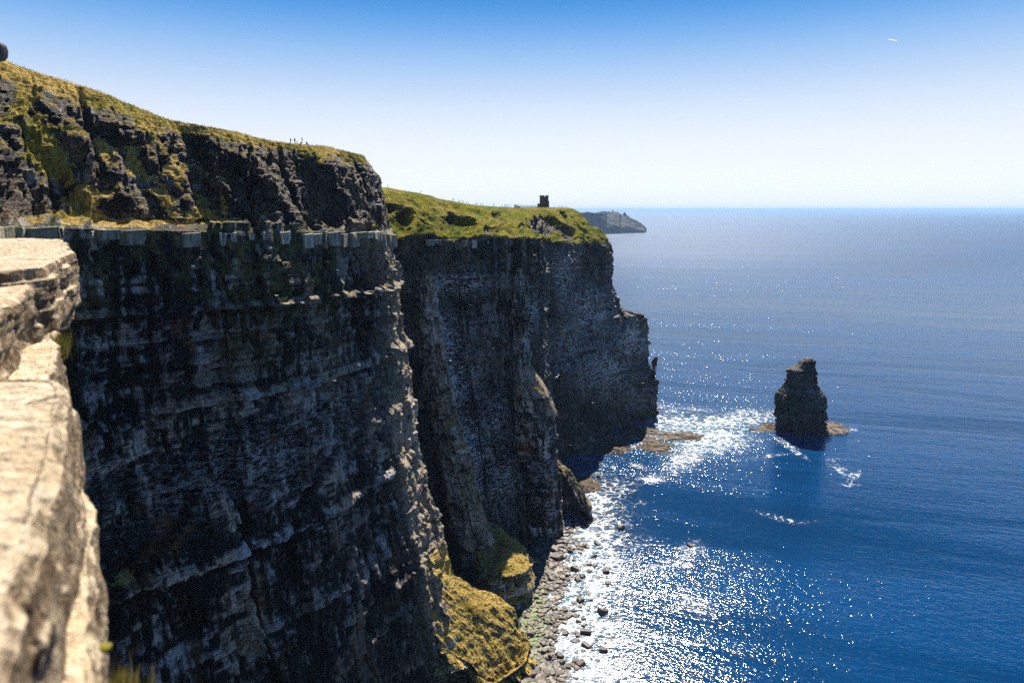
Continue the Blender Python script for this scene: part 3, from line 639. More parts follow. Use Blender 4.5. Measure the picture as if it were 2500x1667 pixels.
# ------------------------------------------------------------------ far headland with ruined tower
hs = []
Hp = [ (1330, 520, 574), (1380, 520, 574), (1421, 520, 573), (1466, 518.5, 572.5), (1480, 518, 571.5), (1497, 517.5, 571), (1512, 519.5, 570.5), (1516, 526, 570), (1530, 527, 569.5), (1551, 538, 569), (1570, 552, 568.6), (1575, 563, 568.3)]
for a, t_, b_ in Hp:
    g0 = G(a, b_, 0); top = W(a, t_, g0[1] + (60 if a < 1475 else 330)); lowz = .35 if a > 1478 else .75
    zz = top[2]
    m1 = W(a, b_ + (t_ - b_) * lowz, g0[1] + 25)
    hs.append([[g0[0], g0[1], -10], [g0[0], g0[1] + 8, 4], m1, (m1 + top) / 2, top, [top[0] - 5, top[1] + 500, zz * .93], [top[0] - 5, top[1] + 1800, zz * .8]])
e = hs[-1]; hs.append([[e[0][0] + 5, e[0][1] + 900, p[2] * .6] for p in e])
H = np.array([[np.array(q, float) for q in r] for r in hs])
su = np.linspace(0, len(H) - 1, 330); Hh = interp_rows(H, su, .3); sv = np.linspace(0, 6, 120); Hh = np.swapaxes(interp_rows(np.swapaxes(Hh, 0, 1), sv, .2), 0, 1)
hn = blur(grid_normals(Hh), 2); Hd = Hh + hn * (14 * fbm(Hh, 90, 4, 141) + 6 * ridged(Hh, 40, 2, 142))[..., None] * np.clip((6 - sv) / 1.5, 0, 1)[None, :, None] * np.clip(sv / .8, 0, 1)[None, :, None]
hz = grid_normals(Hd)[..., 2]
def zeros(a): return {k: np.zeros(a.shape) for k in ('lichen', 'guano', 'soil')}
me = mesh_np('far_headland', Hd, grid_faces(330, 120), False, {**zeros(hz), 'pale': np.clip(.5 + .8 * fbm(Hd, 60, 3, 9), 0, 1), 'grass': .2 * sm(.35, .6, hz), 'straw': np.full(hz.shape, .4), 'dry': .12 * sm(.1, .4, hz)})
tag(link('headland', me, cliff_material('far_headland_rock', 6.0, .14)), 'hazy blue far headland on the horizon', kind='structure')
def rockblob(name, c, r, seed, mat, sub=3, sq=(1, 1, 1), amp=.35, smooth=False, pw=.62):
    bm = bmesh.new(); bmesh.ops.create_icosphere(bm, subdivisions=sub, radius=1)
    V = np.array([v.co[:] for v in bm.verts])
    B = np.sign(V) * np.abs(V) ** pw                                   # pull towards a box
    B += amp * np.stack([vn(V[:, 0] * 1.3, V[:, 1] * 1.3, V[:, 2] * 1.3, seed + k) for k in range(3)], -1)
    B *= np.array(sq) * r
    for v, q in zip(bm.verts, B): v.co = q
    me = bpy.data.meshes.new(name); bm.to_mesh(me); bm.free()
    if smooth: me.polygons.foreach_set('use_smooth', [True] * len(me.polygons))
    o = link(name, me, mat); o.location = c; return o
MAT_DARKROCK = flat('dark_rock', (.08, .075, .07), .8, .2, .6, .3)
c = W(1525, 528, 5650); o = rockblob('rock_outcrop', c, 13, 5, MAT_DARKROCK, 3, (1, 1.2, 2.0)); tag(o, 'knob shaped rock outcrop on the hazy far headland', 'rock outcrop')
ft = empty('ruined_tower', W(1495.7, 518.2, 5700)); tag(ft, 'tiny square watchtower on the hazy far headland', 'tower')
bm = bmesh.new(); bmesh.ops.create_cube(bm, size=1)
for v in bm.verts: v.co = Vector((v.co.x * (9 if v.co.z > 0 else 11), v.co.y * 10, v.co.z * 18 + 5))
me = bpy.data.meshes.new('wall'); bm.to_mesh(me); bm.free(); link('wall', me, MAT_DARKROCK, ft)
bm = bmesh.new(); bmesh.ops.create_cube(bm, size=1)
for v in bm.verts: v.co = Vector((v.co.x * 13, v.co.y * 13, v.co.z * 2.5 + 13.8))
me = bpy.data.meshes.new('parapet'); bm.to_mesh(me); bm.free(); link('parapet', me, MAT_DARKROCK, ft)

# ------------------------------------------------------------------ flagstone ledge: each block its own piece of the cliff
rnd = random.Random(7)
BLK = []
for k in range(12):
    bm = bmesh.new(); bmesh.ops.create_cube(bm, size=1)
    for v in bm.verts: v.co += Vector([rnd.uniform(-.07, .07) for _ in range(3)])
    bmesh.ops.bevel(bm, geom=bm.edges[:], offset=.035, segments=1, affect='EDGES')
    me = bpy.data.meshes.new('stone_block'); bm.to_mesh(me); bm.free(); me.materials.append(MAT_BLOCK); BLK.append(me)
# lip line of the undisplaced sheet
lip_t = np.linspace(6.6, 30, 3000); LIP = interp_rows(CT[:, 6, :], lip_t, .6)
arcl = np.concatenate([[0], np.cumsum(np.linalg.norm(np.diff(LIP[:, :2], axis=0), axis=1))])
def put_blocks(t0, t1, parent, wmin, wmax, hgt, prot, gap=.0, skip=()):
    a0, a1 = np.interp(t0, lip_t, arcl), np.interp(t1, lip_t, arcl); a = a0
    while a < a1:
        w = rnd.uniform(wmin, wmax); m = a + w / 2; t = np.interp(m, arcl, lip_t)
        p = np.array([np.interp(a, arcl, LIP[:, k]) for k in range(3)]); q = np.array([np.interp(a + w, arcl, LIP[:, k]) for k in range(3)])
        a += w + rnd.uniform(.02, .12)
        c = (p + q) / 2; d = q - p; ang = math.atan2(d[1], d[0]); n = np.array([math.sin(ang), -math.cos(ang)])
        if any(s0 < t < s1 for s0, s1 in skip) or rnd.random() < .07: continue
        h = hgt * rnd.choice([.55, .8, .9, 1.0, 1.0, 1.1, 1.25]); dep = 6.0; pr = prot + rnd.choice([-.6, -.2, .1, .5, .9]) * rnd.uniform(.4, 1)
        o = bpy.data.objects.new('stone_block', rnd.choice(BLK)); COL.objects.link(o); o.parent = parent
        o.location = (c[0] + n[0] * (pr - dep / 2), c[1] + n[1] * (pr - dep / 2), c[2] - h / 2 + rnd.choice([.1, .15, .25, -.3]))
        o.rotation_euler = (0, 0, ang + (rnd.uniform(.2, .5) if rnd.random() < .3 else rnd.uniform(-.12, .1))); o.scale = (w * 1.03, dep, h)
put_blocks(6.8, 16.6, CLIFFS[0], 2.6, 7.0, 4.0, 1.0, skip=[(10.55, 11.15)])
put_blocks(9.9, 10.5, CLIFFS[0], 2.6, 4.0, 2.6, .1)
put_blocks(19.9, 20.6, CLIFFS[1], 3, 6, 3.4, -.6)
put_blocks(21.4, 22.3, CLIFFS[1], 3, 7, 3.6, -.7)
put_blocks(22.9, 23.9, CLIFFS[1], 3, 7, 3.2, -.9)

# ------------------------------------------------------------------ foreground flagstones
def slab(name, label, pts, zt, zb, undercut=0.0, seed=0, nu=420, nv=170, rough=1.0, lean=0.0, parent=None):
    t = ccw([G(a, b, zt) for a, b in pts]); n = len(t); c = t[:, :2].mean(0)
    # subdivide edges to keep corners
    tt = []
    for k in range(n):
        p, q = t[k], t[(k + 1) % n]; L = np.linalg.norm(q - p); m = max(1, int(L / .5))
        for j in range(min(m, 8)): tt.append(p + (q - p) * j / min(m, 8))
    t = np.array(tt); nrm = np.stack([np.roll(t, -1, 0)[:, 1] - np.roll(t, 1, 0)[:, 1], -(np.roll(t, -1, 0)[:, 0] - np.roll(t, 1, 0)[:, 0])], 1)
    nrm /= np.linalg.norm(nrm, axis=1, keepdims=True) + 1e-9
    H = zt - zb
    def r(off, z): return np.concatenate([t[:, :2] + nrm * off, np.full((len(t), 1), z)], 1)
    inn = min(.25, .18 * np.sqrt(np.ptp(t[:, 0]) * np.ptp(t[:, 1])))
    C = [r(-inn - undercut * .5, zb - .1), r(-undercut, zb), r(lean * .8 - undercut * .2, zb + .12 * H), r(lean, zb + .4 * H), r(lean * .5, zb + .7 * H), r(0, zt - .035), r(-.02, zt)]
    ctr = np.repeat(np.array([[*t[:, :2].mean(0), zt]]), len(t), 0); C += [C[-1] + (ctr - C[-1]) * .15, C[-1] + (ctr - C[-1]) * .55, ctr]
    C = np.array(C); th = np.linspace(0, len(t), nu, endpoint=False)
    Cp = np.concatenate([C[:, -1:], C, C[:, :2]], 1); A = np.swapaxes(interp_rows(np.swapaxes(Cp, 0, 1), th + 1, .2), 0, 1)
    tv = np.interp(np.linspace(0, 1, nv), [0, .05, .45, .7, .9, 1], [0, 1, 5, 6.3, 8, 9]); P = np.swapaxes(interp_rows(A, tv, .1), 0, 1)
    N = grid_normals(P, True); N = blur(N, 2); N /= np.linalg.norm(N, axis=-1, keepdims=True) + 1e-9
    steep = 1 - sm(.4, .75, N[..., 2])
    side = .016 * (hashf(np.floor(P[..., 1] / .31), np.floor(P[..., 2] / .11), 3, seed) - .5) + .022 * fbm(P, .35, 4, 200 + seed, st=(1, 1, 1.6)) + .014 * ridged(P, .12, 3, 210 + seed) + .008 * (hashf(np.floor((P[..., 2] + .01 * vn(P[..., 0] * 4, P[..., 1] * 4, 0, 3)) / .055), seed, 1) - .5)
    top = .007 * fbm(P, .3, 4, 220 + seed) - .005 * sm(.1, .5, ridged(P, .25, 3, 230 + seed)) + .006 * fbm(P, .05, 2, 240)
    cent = np.clip((nv - 1 - np.arange(nv)) / 5.0, 0, 1)[None, :]
    D_ = P + N * ((side * steep * rough + top * (1 - steep)) * cent)[..., None]
    me = mesh_np(name, D_, grid_faces(nu, nv, True), True)
    o = link(name, me, MAT_FG, parent)
    if parent is None: tag(o, label, 'flagstone', 'flagstones at the cliff edge beside the camera')
    return o
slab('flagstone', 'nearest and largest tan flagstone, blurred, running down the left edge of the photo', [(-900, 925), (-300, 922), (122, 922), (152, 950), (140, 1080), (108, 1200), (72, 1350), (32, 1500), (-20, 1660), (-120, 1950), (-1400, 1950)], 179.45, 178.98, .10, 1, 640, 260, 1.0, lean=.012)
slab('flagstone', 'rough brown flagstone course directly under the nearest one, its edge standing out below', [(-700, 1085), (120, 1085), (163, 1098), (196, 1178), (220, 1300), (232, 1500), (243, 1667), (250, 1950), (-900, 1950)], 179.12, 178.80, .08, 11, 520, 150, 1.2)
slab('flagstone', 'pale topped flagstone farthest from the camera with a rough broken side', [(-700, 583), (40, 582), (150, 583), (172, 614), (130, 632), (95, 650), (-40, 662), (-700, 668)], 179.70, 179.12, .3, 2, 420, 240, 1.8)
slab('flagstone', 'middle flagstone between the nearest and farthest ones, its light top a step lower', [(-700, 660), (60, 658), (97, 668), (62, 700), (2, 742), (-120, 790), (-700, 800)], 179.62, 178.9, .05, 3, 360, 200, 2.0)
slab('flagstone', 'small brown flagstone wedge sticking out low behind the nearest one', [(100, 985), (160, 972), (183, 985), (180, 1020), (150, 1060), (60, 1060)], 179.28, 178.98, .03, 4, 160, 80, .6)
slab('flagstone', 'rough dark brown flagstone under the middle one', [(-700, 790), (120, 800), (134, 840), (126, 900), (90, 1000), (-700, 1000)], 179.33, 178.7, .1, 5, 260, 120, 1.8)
# ground the photographer stands on
t = ccw([(-1.3, -1.5), (-1.6, 1), (-3.5, 4), (-8, 8.5), (-13, 14), (-24, 12), (-26, -10), (-10, -14), (-1.5, -6)])
V = [(x, y, 178.75) for x, y in t] + [(x, y, 177.6) for x, y in t]; n = len(t)
me = bpy.data.meshes.new('ground'); me.from_pydata(V, [], [tuple(range(n))] + [(k, k + n, (k + 1) % n + n, (k + 1) % n) for k in range(n)]); me.update()
tag(link('ground', me, MAT_FG), kind='structure')

def blades(name, pts, nrm, hmin, hmax, w, seed, mat, lean=.5, down=None, kind=None):
    r = np.random.default_rng(seed); n = len(pts); h = r.uniform(hmin, hmax, n)[:, None]
    a = r.uniform(0, 2 * np.pi, n); s = np.stack([np.cos(a), np.sin(a), np.zeros(n)], 1) * w
    tip = pts + np.array([0, 0, 1.0]) * h + nrm * h * .3 + r.normal(0, 1, (n, 3)) * np.array([lean, lean, .1]) * h
    V = np.stack([pts - s - np.array([0, 0, .05]), pts + s - np.array([0, 0, .05]), tip], 1).reshape(-1, 3)
    me = mesh_np(name, V, np.arange(3 * n).reshape(-1, 3)); return link(name, me, mat)
M = NT('grass_blades'); P_ = M.pos()
gc = M.mix(M.ramp(M.noise(P_, 1.3, 3), .35, .65), rgb(.07, .085, .012), rgb(.24, .19, .05))
bs = M.n('ShaderNodeBsdfPrincipled'); M.setin(bs.inputs['Base Color'], gc); bs.inputs['Roughness'].default_value = .8
tr = M.n('ShaderNodeBsdfTranslucent'); M.l(gc, tr.inputs[0]); mx = M.n('ShaderNodeMixShader'); mx.inputs[0].default_value = .35
M.l(bs.outputs[0], mx.inputs[1]); M.l(tr.outputs[0], mx.inputs[2]); M.l(mx.outputs[0], M.out.inputs[0]); MAT_BLADE = M.m
rg = np.random.default_rng(3)
selA = (grass > .5) & (R2 > 6.5) & (R2 < 10.4) & (px > -60) & (px < 1500) & (D[..., 1] > 110) & (D[..., 1] < 700)
idx = np.argwhere(selA); pick = idx[rg.integers(0, len(idx), 90000)]
pp = D[pick[:, 0], pick[:, 1]] + rg.normal(0, .25, (len(pick), 3)) * np.array([1, 1, 0]); nn = N3[pick[:, 0], pick[:, 1]]
for a_, b_ in TUFTS:
    if len(a_):
        q_ = rg.integers(0, len(a_), min(9000, len(a_))); pp = np.concatenate([pp, a_[q_] + rg.normal(0, .12, (len(q_), 3)) * np.array([1, 1, 0])]); nn = np.concatenate([nn, b_[q_]])
tag(blades('grass', pp, nn, .12, .42, .08, 4, MAT_BLADE), 'tussocky grass on the cliff tops', kind='stuff')
# tuft, moss cushion and small flowers on the near stones
def tuft(name, label, c, r, h, n, seed, cat, mat=MAT_BLADE, w=.0035):
    q = np.random.default_rng(seed); p = np.array(c) + q.normal(0, 1, (n, 3)) * np.array([r, r, r * .3])
    nr = (p - np.array(c)); nr /= np.linalg.norm(nr, axis=1, keepdims=True) + 1e-6
    o = blades(name, p, nr * 1.5, h * .4, h, w, seed, mat, .35); tag(o, label, cat); return o
c = W(120, 850, 3.55); tuft('grass_tuft', 'yellow green grass tuft growing from the broken side of the farthest flagstone', c, .035, .085, 700, 5, 'grass tuft', w=.0025)
MAT_MOSS = flat('moss', (.22, .19, .03), .9, .1, .8, 40)
o = rockblob('moss_cushion', W(252, 1580, 1.42), .016, 8, MAT_MOSS, 3, (1.0, 1, .5), .3); tag(o, 'round yellow moss cushion at the outer foot of the nearest flagstone', 'moss')
o = slab('flagstone', 'narrow shaded flagstone edge carrying the round moss cushion', [(210, 1592), (250, 1590), (256, 1640), (250, 1760), (200, 1760)], 178.93, 178.7, .01, 6, 120, 60, .2).data.materials[0] = MAT_DARKROCK; o = bpy.data.objects['flagstone.005']  # dark rock colour puts the shade into this flagstone
c = G(285, 1668, 178.75); tuft('flowering_plant', 'small plant with reddish tips at the bottom edge beside the nearest flagstone', c, .03, .03, 160, 9, 'plant', w=.003)

# ------------------------------------------------------------------ boulder beach
wl_y = np.array([1150, 1200, 1300, 1400, 1500, 1600, 1750, 1900]); wl_x = np.array([1405, 1395, 1372, 1350, 1338, 1330, 1322, 1315])
wl = np.array([G(a, b) for a, b in zip(wl_x, wl_y)])[::-1]
def beach_z(x, y): return np.clip((np.interp(y, wl[:, 1], wl[:, 0]) - x) * .075, -2.2, 5) + .55 * vn(x / 8, y / 6, 0, 301) + .35 * vn(x / 2.6, y / 2.4, 0, 304)
bx, by = np.meshgrid(np.arange(-40, 62, .6), np.arange(150, 440, .8), indexing='ij')
bz = beach_z(bx, by) + .22 * vn(bx / 1.1, by / 1.1, 0, 302) + .15 * vn(bx / .7, by / .6, 0, 303)
BP = np.stack([bx, by, bz], -1); bpx, bpy_ = proj(BP)
alg = np.clip(blob(bpx, bpy_, 1300, 1500, 36, 110) + .8 * blob(bpx, bpy_, 1290, 1620, 28, 60) + .5 * blob(bpx, bpy_, 1390, 1345, 50, 16), 0, 1)
me = mesh_np('beach', BP, grid_faces(*bx.shape), False, {'algae': alg}); tag(link('beach', me, MAT_SHINGLE), 'dark shingle beach with green algae at the cliff foot', kind='structure')
BM = []
for k in range(10):
    o = rockblob('boulder', (0, 0, 0), 1, 400 + 7 * k, None, 2, (1, rnd.uniform(.65, .95), rnd.uniform(.5, .85)), .3, pw=.4); BM.append(o.data); o.data.materials.append(MAT_BOULDER); bpy.data.objects.remove(o)
ORD = ['leftmost', 'second from left', 'third from left', 'fourth from left', 'fifth from left', 'sixth from left', 'seventh from left', 'eighth from left', 'ninth from left', 'tenth from left', 'tenth from right', 'ninth from right', 'eighth from right', 'seventh from right', 'sixth from right', 'fifth from right', 'fourth from right', 'third from right', 'second from right', 'rightmost']
GRP = 'boulders strewn over the beach and surf'
def boulder(px_, py_, rpx, label=None, lift=.25, flat_=1.0):
    g = G(px_, py_, 0); z = float(max(beach_z(g[0], g[1]), -.8)); g = G(px_, py_ + rpx * .3, z)
    r = rpx / FOC * (g[1] * cp + 180 * sp) * 1.15
    o = bpy.data.objects.new('boulder', rnd.choice(BM)); COL.objects.link(o)
    o.location = (g[0], g[1], z + r * lift); o.rotation_euler = (rnd.uniform(-.35, .35), rnd.uniform(-.35, .35), rnd.uniform(0, 6.3))
    o.scale = (r, r, r * flat_)
    if not label:
        size = 'small' if rpx < 4.2 else ('middling' if rpx < 6.2 else 'large')
        wet = 'in white surf' if px_ > np.interp(py_, wl_y, wl_x) + 12 else ('at the foam line' if px_ > np.interp(py_, wl_y, wl_x) - 12 else 'on dry stones')
        where = 'below the low buttress' if py_ < 1325 else ('at the head of the beach' if py_ < 1400 else ('beside the rounded mound' if py_ < 1480 else ('beside the upper grass spur' if py_ < 1570 else 'at the bottom of the photo')))
        label = size + ' brown boulder ' + wet + ' ' + where
    tag(o, label, 'boulder', GRP)
BIG = [(1357, 1357, 13, 'large flat slab boulder, the biggest at the upper end of the beach', .6), (1355, 1339, 10, 'pale slab boulder lying just behind the biggest one at the head of the beach', .6), (1458, 1328, 7, 'lone dark boulder in the surf right of the head of the beach', 1),
 (1481, 1396, 9, 'dark upright boulder standing farthest out in white surf below the head of the beach', 1), (1517, 1290, 8, 'square dark boulder alone in the surf out from the low buttress', 1.1), (1416, 1467, 9, 'upright dark boulder at the surf edge halfway down the beach', 1.2),
 (1469, 1494, 11, 'big dark wedge boulder surrounded by white surf halfway down the beach', 1.1), (1430, 1544, 11, 'large brown boulder in the surf, the upper of two close big ones', .9), (1432, 1577, 11, 'large brown boulder in the surf, the lower of two close big ones', .9),
 (1418, 1622, 10, 'angular brown boulder in the surf near the bottom edge of the photo', .9), (1301, 1644, 11, 'pale flat boulder on green algae near the bottom edge of the photo', .7), (1355, 1538, 8, 'pale grey flat boulder right of the algae covered stones', .6),
 (1460, 1164, 6.5, 'dark boulder sitting on the small brown rock shelf', 1), (1684, 1333, 7, 'lone dark rock out at sea ringed by a little foam', .9), (1367, 1601, 9, 'rounded dark brown boulder beside the lower surf edge', 1)]
for a, b, r, lb, f in BIG: boulder(a, b, r, lb, .3, f)
MED = [(1450, 1359, 7.5), (1402, 1391, 10), (1438, 1380, 6), (1438, 1396, 6), (1391, 1504, 8), (1407, 1505, 7), (1410, 1550, 8), (1343, 1591, 8), (1436, 1262, 7), (1432, 1281, 8), (1473, 1589, 9), (1493, 1559, 6), (1426, 1528, 7), (1456, 1563, 5), (1296, 1546, 8), (1440, 1248, 6), (1458, 1412, 6), (1484, 1424, 7), (1500, 1505, 5), (1560, 1358, 4), (1475, 1256, 5), (1490, 1262, 5), (1520, 1318, 5), (1516, 1240, 5)]
for a, b, r in MED: boulder(a, b, r)
n = 0
while n < 255:
    b = rnd.uniform(1318, 1690); lo = np.interp(b, [1318, 1400, 1500, 1600, 1690], [1325, 1312, 1285, 1282, 1275]); hi = np.interp(b, [1318, 1400, 1500, 1600, 1690], [1450, 1455, 1440, 1430, 1425])
    t = rnd.random() ** 1.35; boulder(lo + (hi - lo) * t, b, rnd.uniform(2.8, 7.5) * (1 if rnd.random() < .85 else 1.2), flat_=rnd.uniform(.6, 1.1)); n += 1
# the small stones between them
r_ = np.random.default_rng(12); N_ = 9000
py_s = r_.uniform(1225, 1700, N_); lo = np.interp(py_s, [1225, 1318, 1400, 1500, 1600, 1700], [1352, 1318, 1305, 1275, 1275, 1270]); hi = np.interp(py_s, [1225, 1318, 1400, 1500, 1700], [1500, 1440, 1440, 1425, 1415])
px_s = lo + (hi - lo) * r_.random(N_) ** 1.5
cube = np.array([(x, y, z) for x in (-1, 1) for y in (-1, 1) for z in (-1, 1)], float); cf = np.array([(0, 1, 3, 2), (4, 6, 7, 5), (0, 4, 5, 1), (2, 3, 7, 6), (0, 2, 6, 4), (1, 5, 7, 3)])
VV = []; FF = []; AA = []
for k in range(N_):
    g = G(px_s[k], py_s[k]); z = float(beach_z(g[0], g[1]))
    if z < -.5: continue
    s = r_.choice([.3, .45, .6, .85, 1.15], p=[.3, .3, .22, .13, .05]) * r_.uniform(.8, 1.2); a = r_.uniform(0, 6.3); ca, sa = math.cos(a), math.sin(a)
    c = (cube + r_.uniform(-.35, .35, (8, 3))) * s * np.array([1, .75, .5])
    c = np.stack([c[:, 0] * ca - c[:, 1] * sa + g[0], c[:, 0] * sa + c[:, 1] * ca + g[1], c[:, 2] + z + s * .25], 1)
    FF.append(cf + 8 * len(VV)); VV.append(c); AA.append(np.full(8, np.clip((math.exp(-((px_s[k] - 1300) / 34) ** 2 - ((py_s[k] - 1510) / 110) ** 2) * 1.5 + r_.uniform(-.5, .1)), 0, 1)))
me = mesh_np('small_stones', np.array(VV), np.concatenate(FF), False, {'algae': np.concatenate(AA), 'tone': np.repeat(r_.random(len(VV)), 8)})
M = NT('small_stone'); P_ = M.pos(); c_ = M.mix(M.ramp(M.noise(P_, .8, 3), .35, .65), rgb(.04, .03, .024), rgb(.12, .10, .08))
c_ = M.mix(M.ramp(M.attr('tone'), .0, 1, 0, 1), c_, rgb(.24, .195, .15))
c_ = M.mix(M.ramp(M.attr('tone'), .35, .45, .8, 0), c_, rgb(.03, .024, .02))
c_ = M.mix(M.math('MULTIPLY', M.attr('algae'), M.ramp(M.noise(P_, .5, 3), .4, .55)), c_, rgb(.09, .16, .012)); M.bsdf(c_, .6, .35)
tag(link('small_stones', me, M.m), 'loose stones filling the beach between boulders', kind='stuff')

# ------------------------------------------------------------------ tower, kiosk
def bxm(bm, x0, x1, y0, y1, z0, z1, tap=0):
    vs = [bm.verts.new((x + (tap if x == x0 else -tap) * (z == z1), y + (tap if y == y0 else -tap) * (z == z1), z)) for x in (x0, x1) for y in (y0, y1) for z in (z0, z1)]
    for f in ((0, 1, 3, 2), (4, 6, 7, 5), (0, 4, 5, 1), (2, 3, 7, 6), (0, 2, 6, 4), (1, 5, 7, 3)): bm.faces.new([vs[i] for i in f])
def part(name, boxes, mat, parent):
    bm = bmesh.new()
    for b in boxes: bxm(bm, *b)
    me = bpy.data.meshes.new(name); bm.to_mesh(me); bm.free(); return link(name, me, mat, parent)
M = NT('tower_stone'); P_ = M.pos(); br = M.n('ShaderNodeTexVoronoi'); M.l(M.scale(P_, (1.6, 1.6, 2.6)), br.inputs['Vector'])
M.bsdf(M.mix(M.ramp(M.noise(P_, 1.5, 4), .35, .65), rgb(.05, .045, .04), rgb(.13, .115, .1)), .85, .2, M.bump(br.outputs['Distance'], 1, .15)); MAT_TOWER = M.m
MAT_OPENING_SHADE = flat('opening_shade', (.008, .008, .008), .9, .1)
MAT_WHITE = flat('white_paint', (.8, .8, .78), .5, .3, .1)
sel = (R2 > 8.2) & (R2 < 11)
DPX, DPY, DW = px[sel], py[sel], D[sel]
def crest(x, w=2.5, ymax=None):
    m = np.abs(DPX - x) < w
    if ymax: m &= DW[:, 1] < ymax
    k = np.argmin(DPY[m]); return DW[m][k]
tb = crest(1328); ty = tb[1] + 12; sc_ = (ty * cp) / FOC; tz = float(tb[2]) - .6
tw = empty('tower', (XofPx(1328, ty, 181), ty, tz), math.radians(12)); tag(tw, 'dark ruined square stone tower with battlements on the grassy cliff top', 'tower')
hw = 9.0 * sc_; Ht = 30 * sc_
part('wall', [(-hw, hw, -hw, hw, 0, Ht * .9, .12)], MAT_TOWER, tw)
for k, (x, y, s, h) in enumerate([(-.86, -.86, .2, 1.06), (-.3, -.88, .16, 1.0), (.3, -.88, .16, 1.04), (.86, -.86, .2, 1.02), (-.88, .1, .15, 1.0), (.88, .1, .15, 1.0), (-.86, .86, .2, 1.05), (.86, .86, .2, 1.05), (0, .86, .18, 1.0)]):
    part('battlement', [((x - s) * hw * .98, (x + s) * hw * .98, (y - .12) * hw, (y + .12) * hw, Ht * .9, Ht * .9 + .1 * Ht * h)], MAT_TOWER, tw)
part('turret', [(hw * 1.0, hw * 1.36, -hw * .35, hw * .35, 0, Ht * .57)], MAT_TOWER, tw)
part('annex', [(-hw * 1.72, -hw * 1.0, -hw * .5, hw * .5, 0, Ht * .32), (-hw * 1.72, -hw * 1.5, -hw * .5, hw * .5, Ht * .32, Ht * .36)], MAT_TOWER, tw)
for x, z in ((-.35, .62), (.3, .4), (0, .18), (.35, .72)):
    part('window', [((x - .07) * hw, (x + .07) * hw, -hw * 1.005, -hw * .96, Ht * z, Ht * (z + .08))], MAT_OPENING_SHADE, tw)  # near-black boxes on the wall, painted as the shade in slits
kb = crest(1262); ky = kb[1] + 6; ks = ky * cp / FOC
kk = empty('kiosk', (XofPx(1263, ky, 181), ky, float(kb[2]) - .3)); tag(kk, 'small white flat roofed shelter on the cliff top left of the tower', 'shelter')
w_ = 16.5 * ks; h_ = 7.6 * ks
part('wall', [(-w_ / 2, w_ * .02, 0, 3.5, 0, h_ * .9), (w_ * .44, w_ * .48, .2, .35, 0, h_ * .9)], MAT_WHITE, kk)
part('roof', [(-w_ * .53, w_ * .53, -.4, 3.8, h_ * .9, h_)], MAT_WHITE, kk)
part('shade_box', [(w_ * .02, w_ * .45, .4, 3.4, 0, h_ * .55)], flat('inside_shade', (.05, .04, .035)), kk)  # added dark box, painted as shade inside the open right half

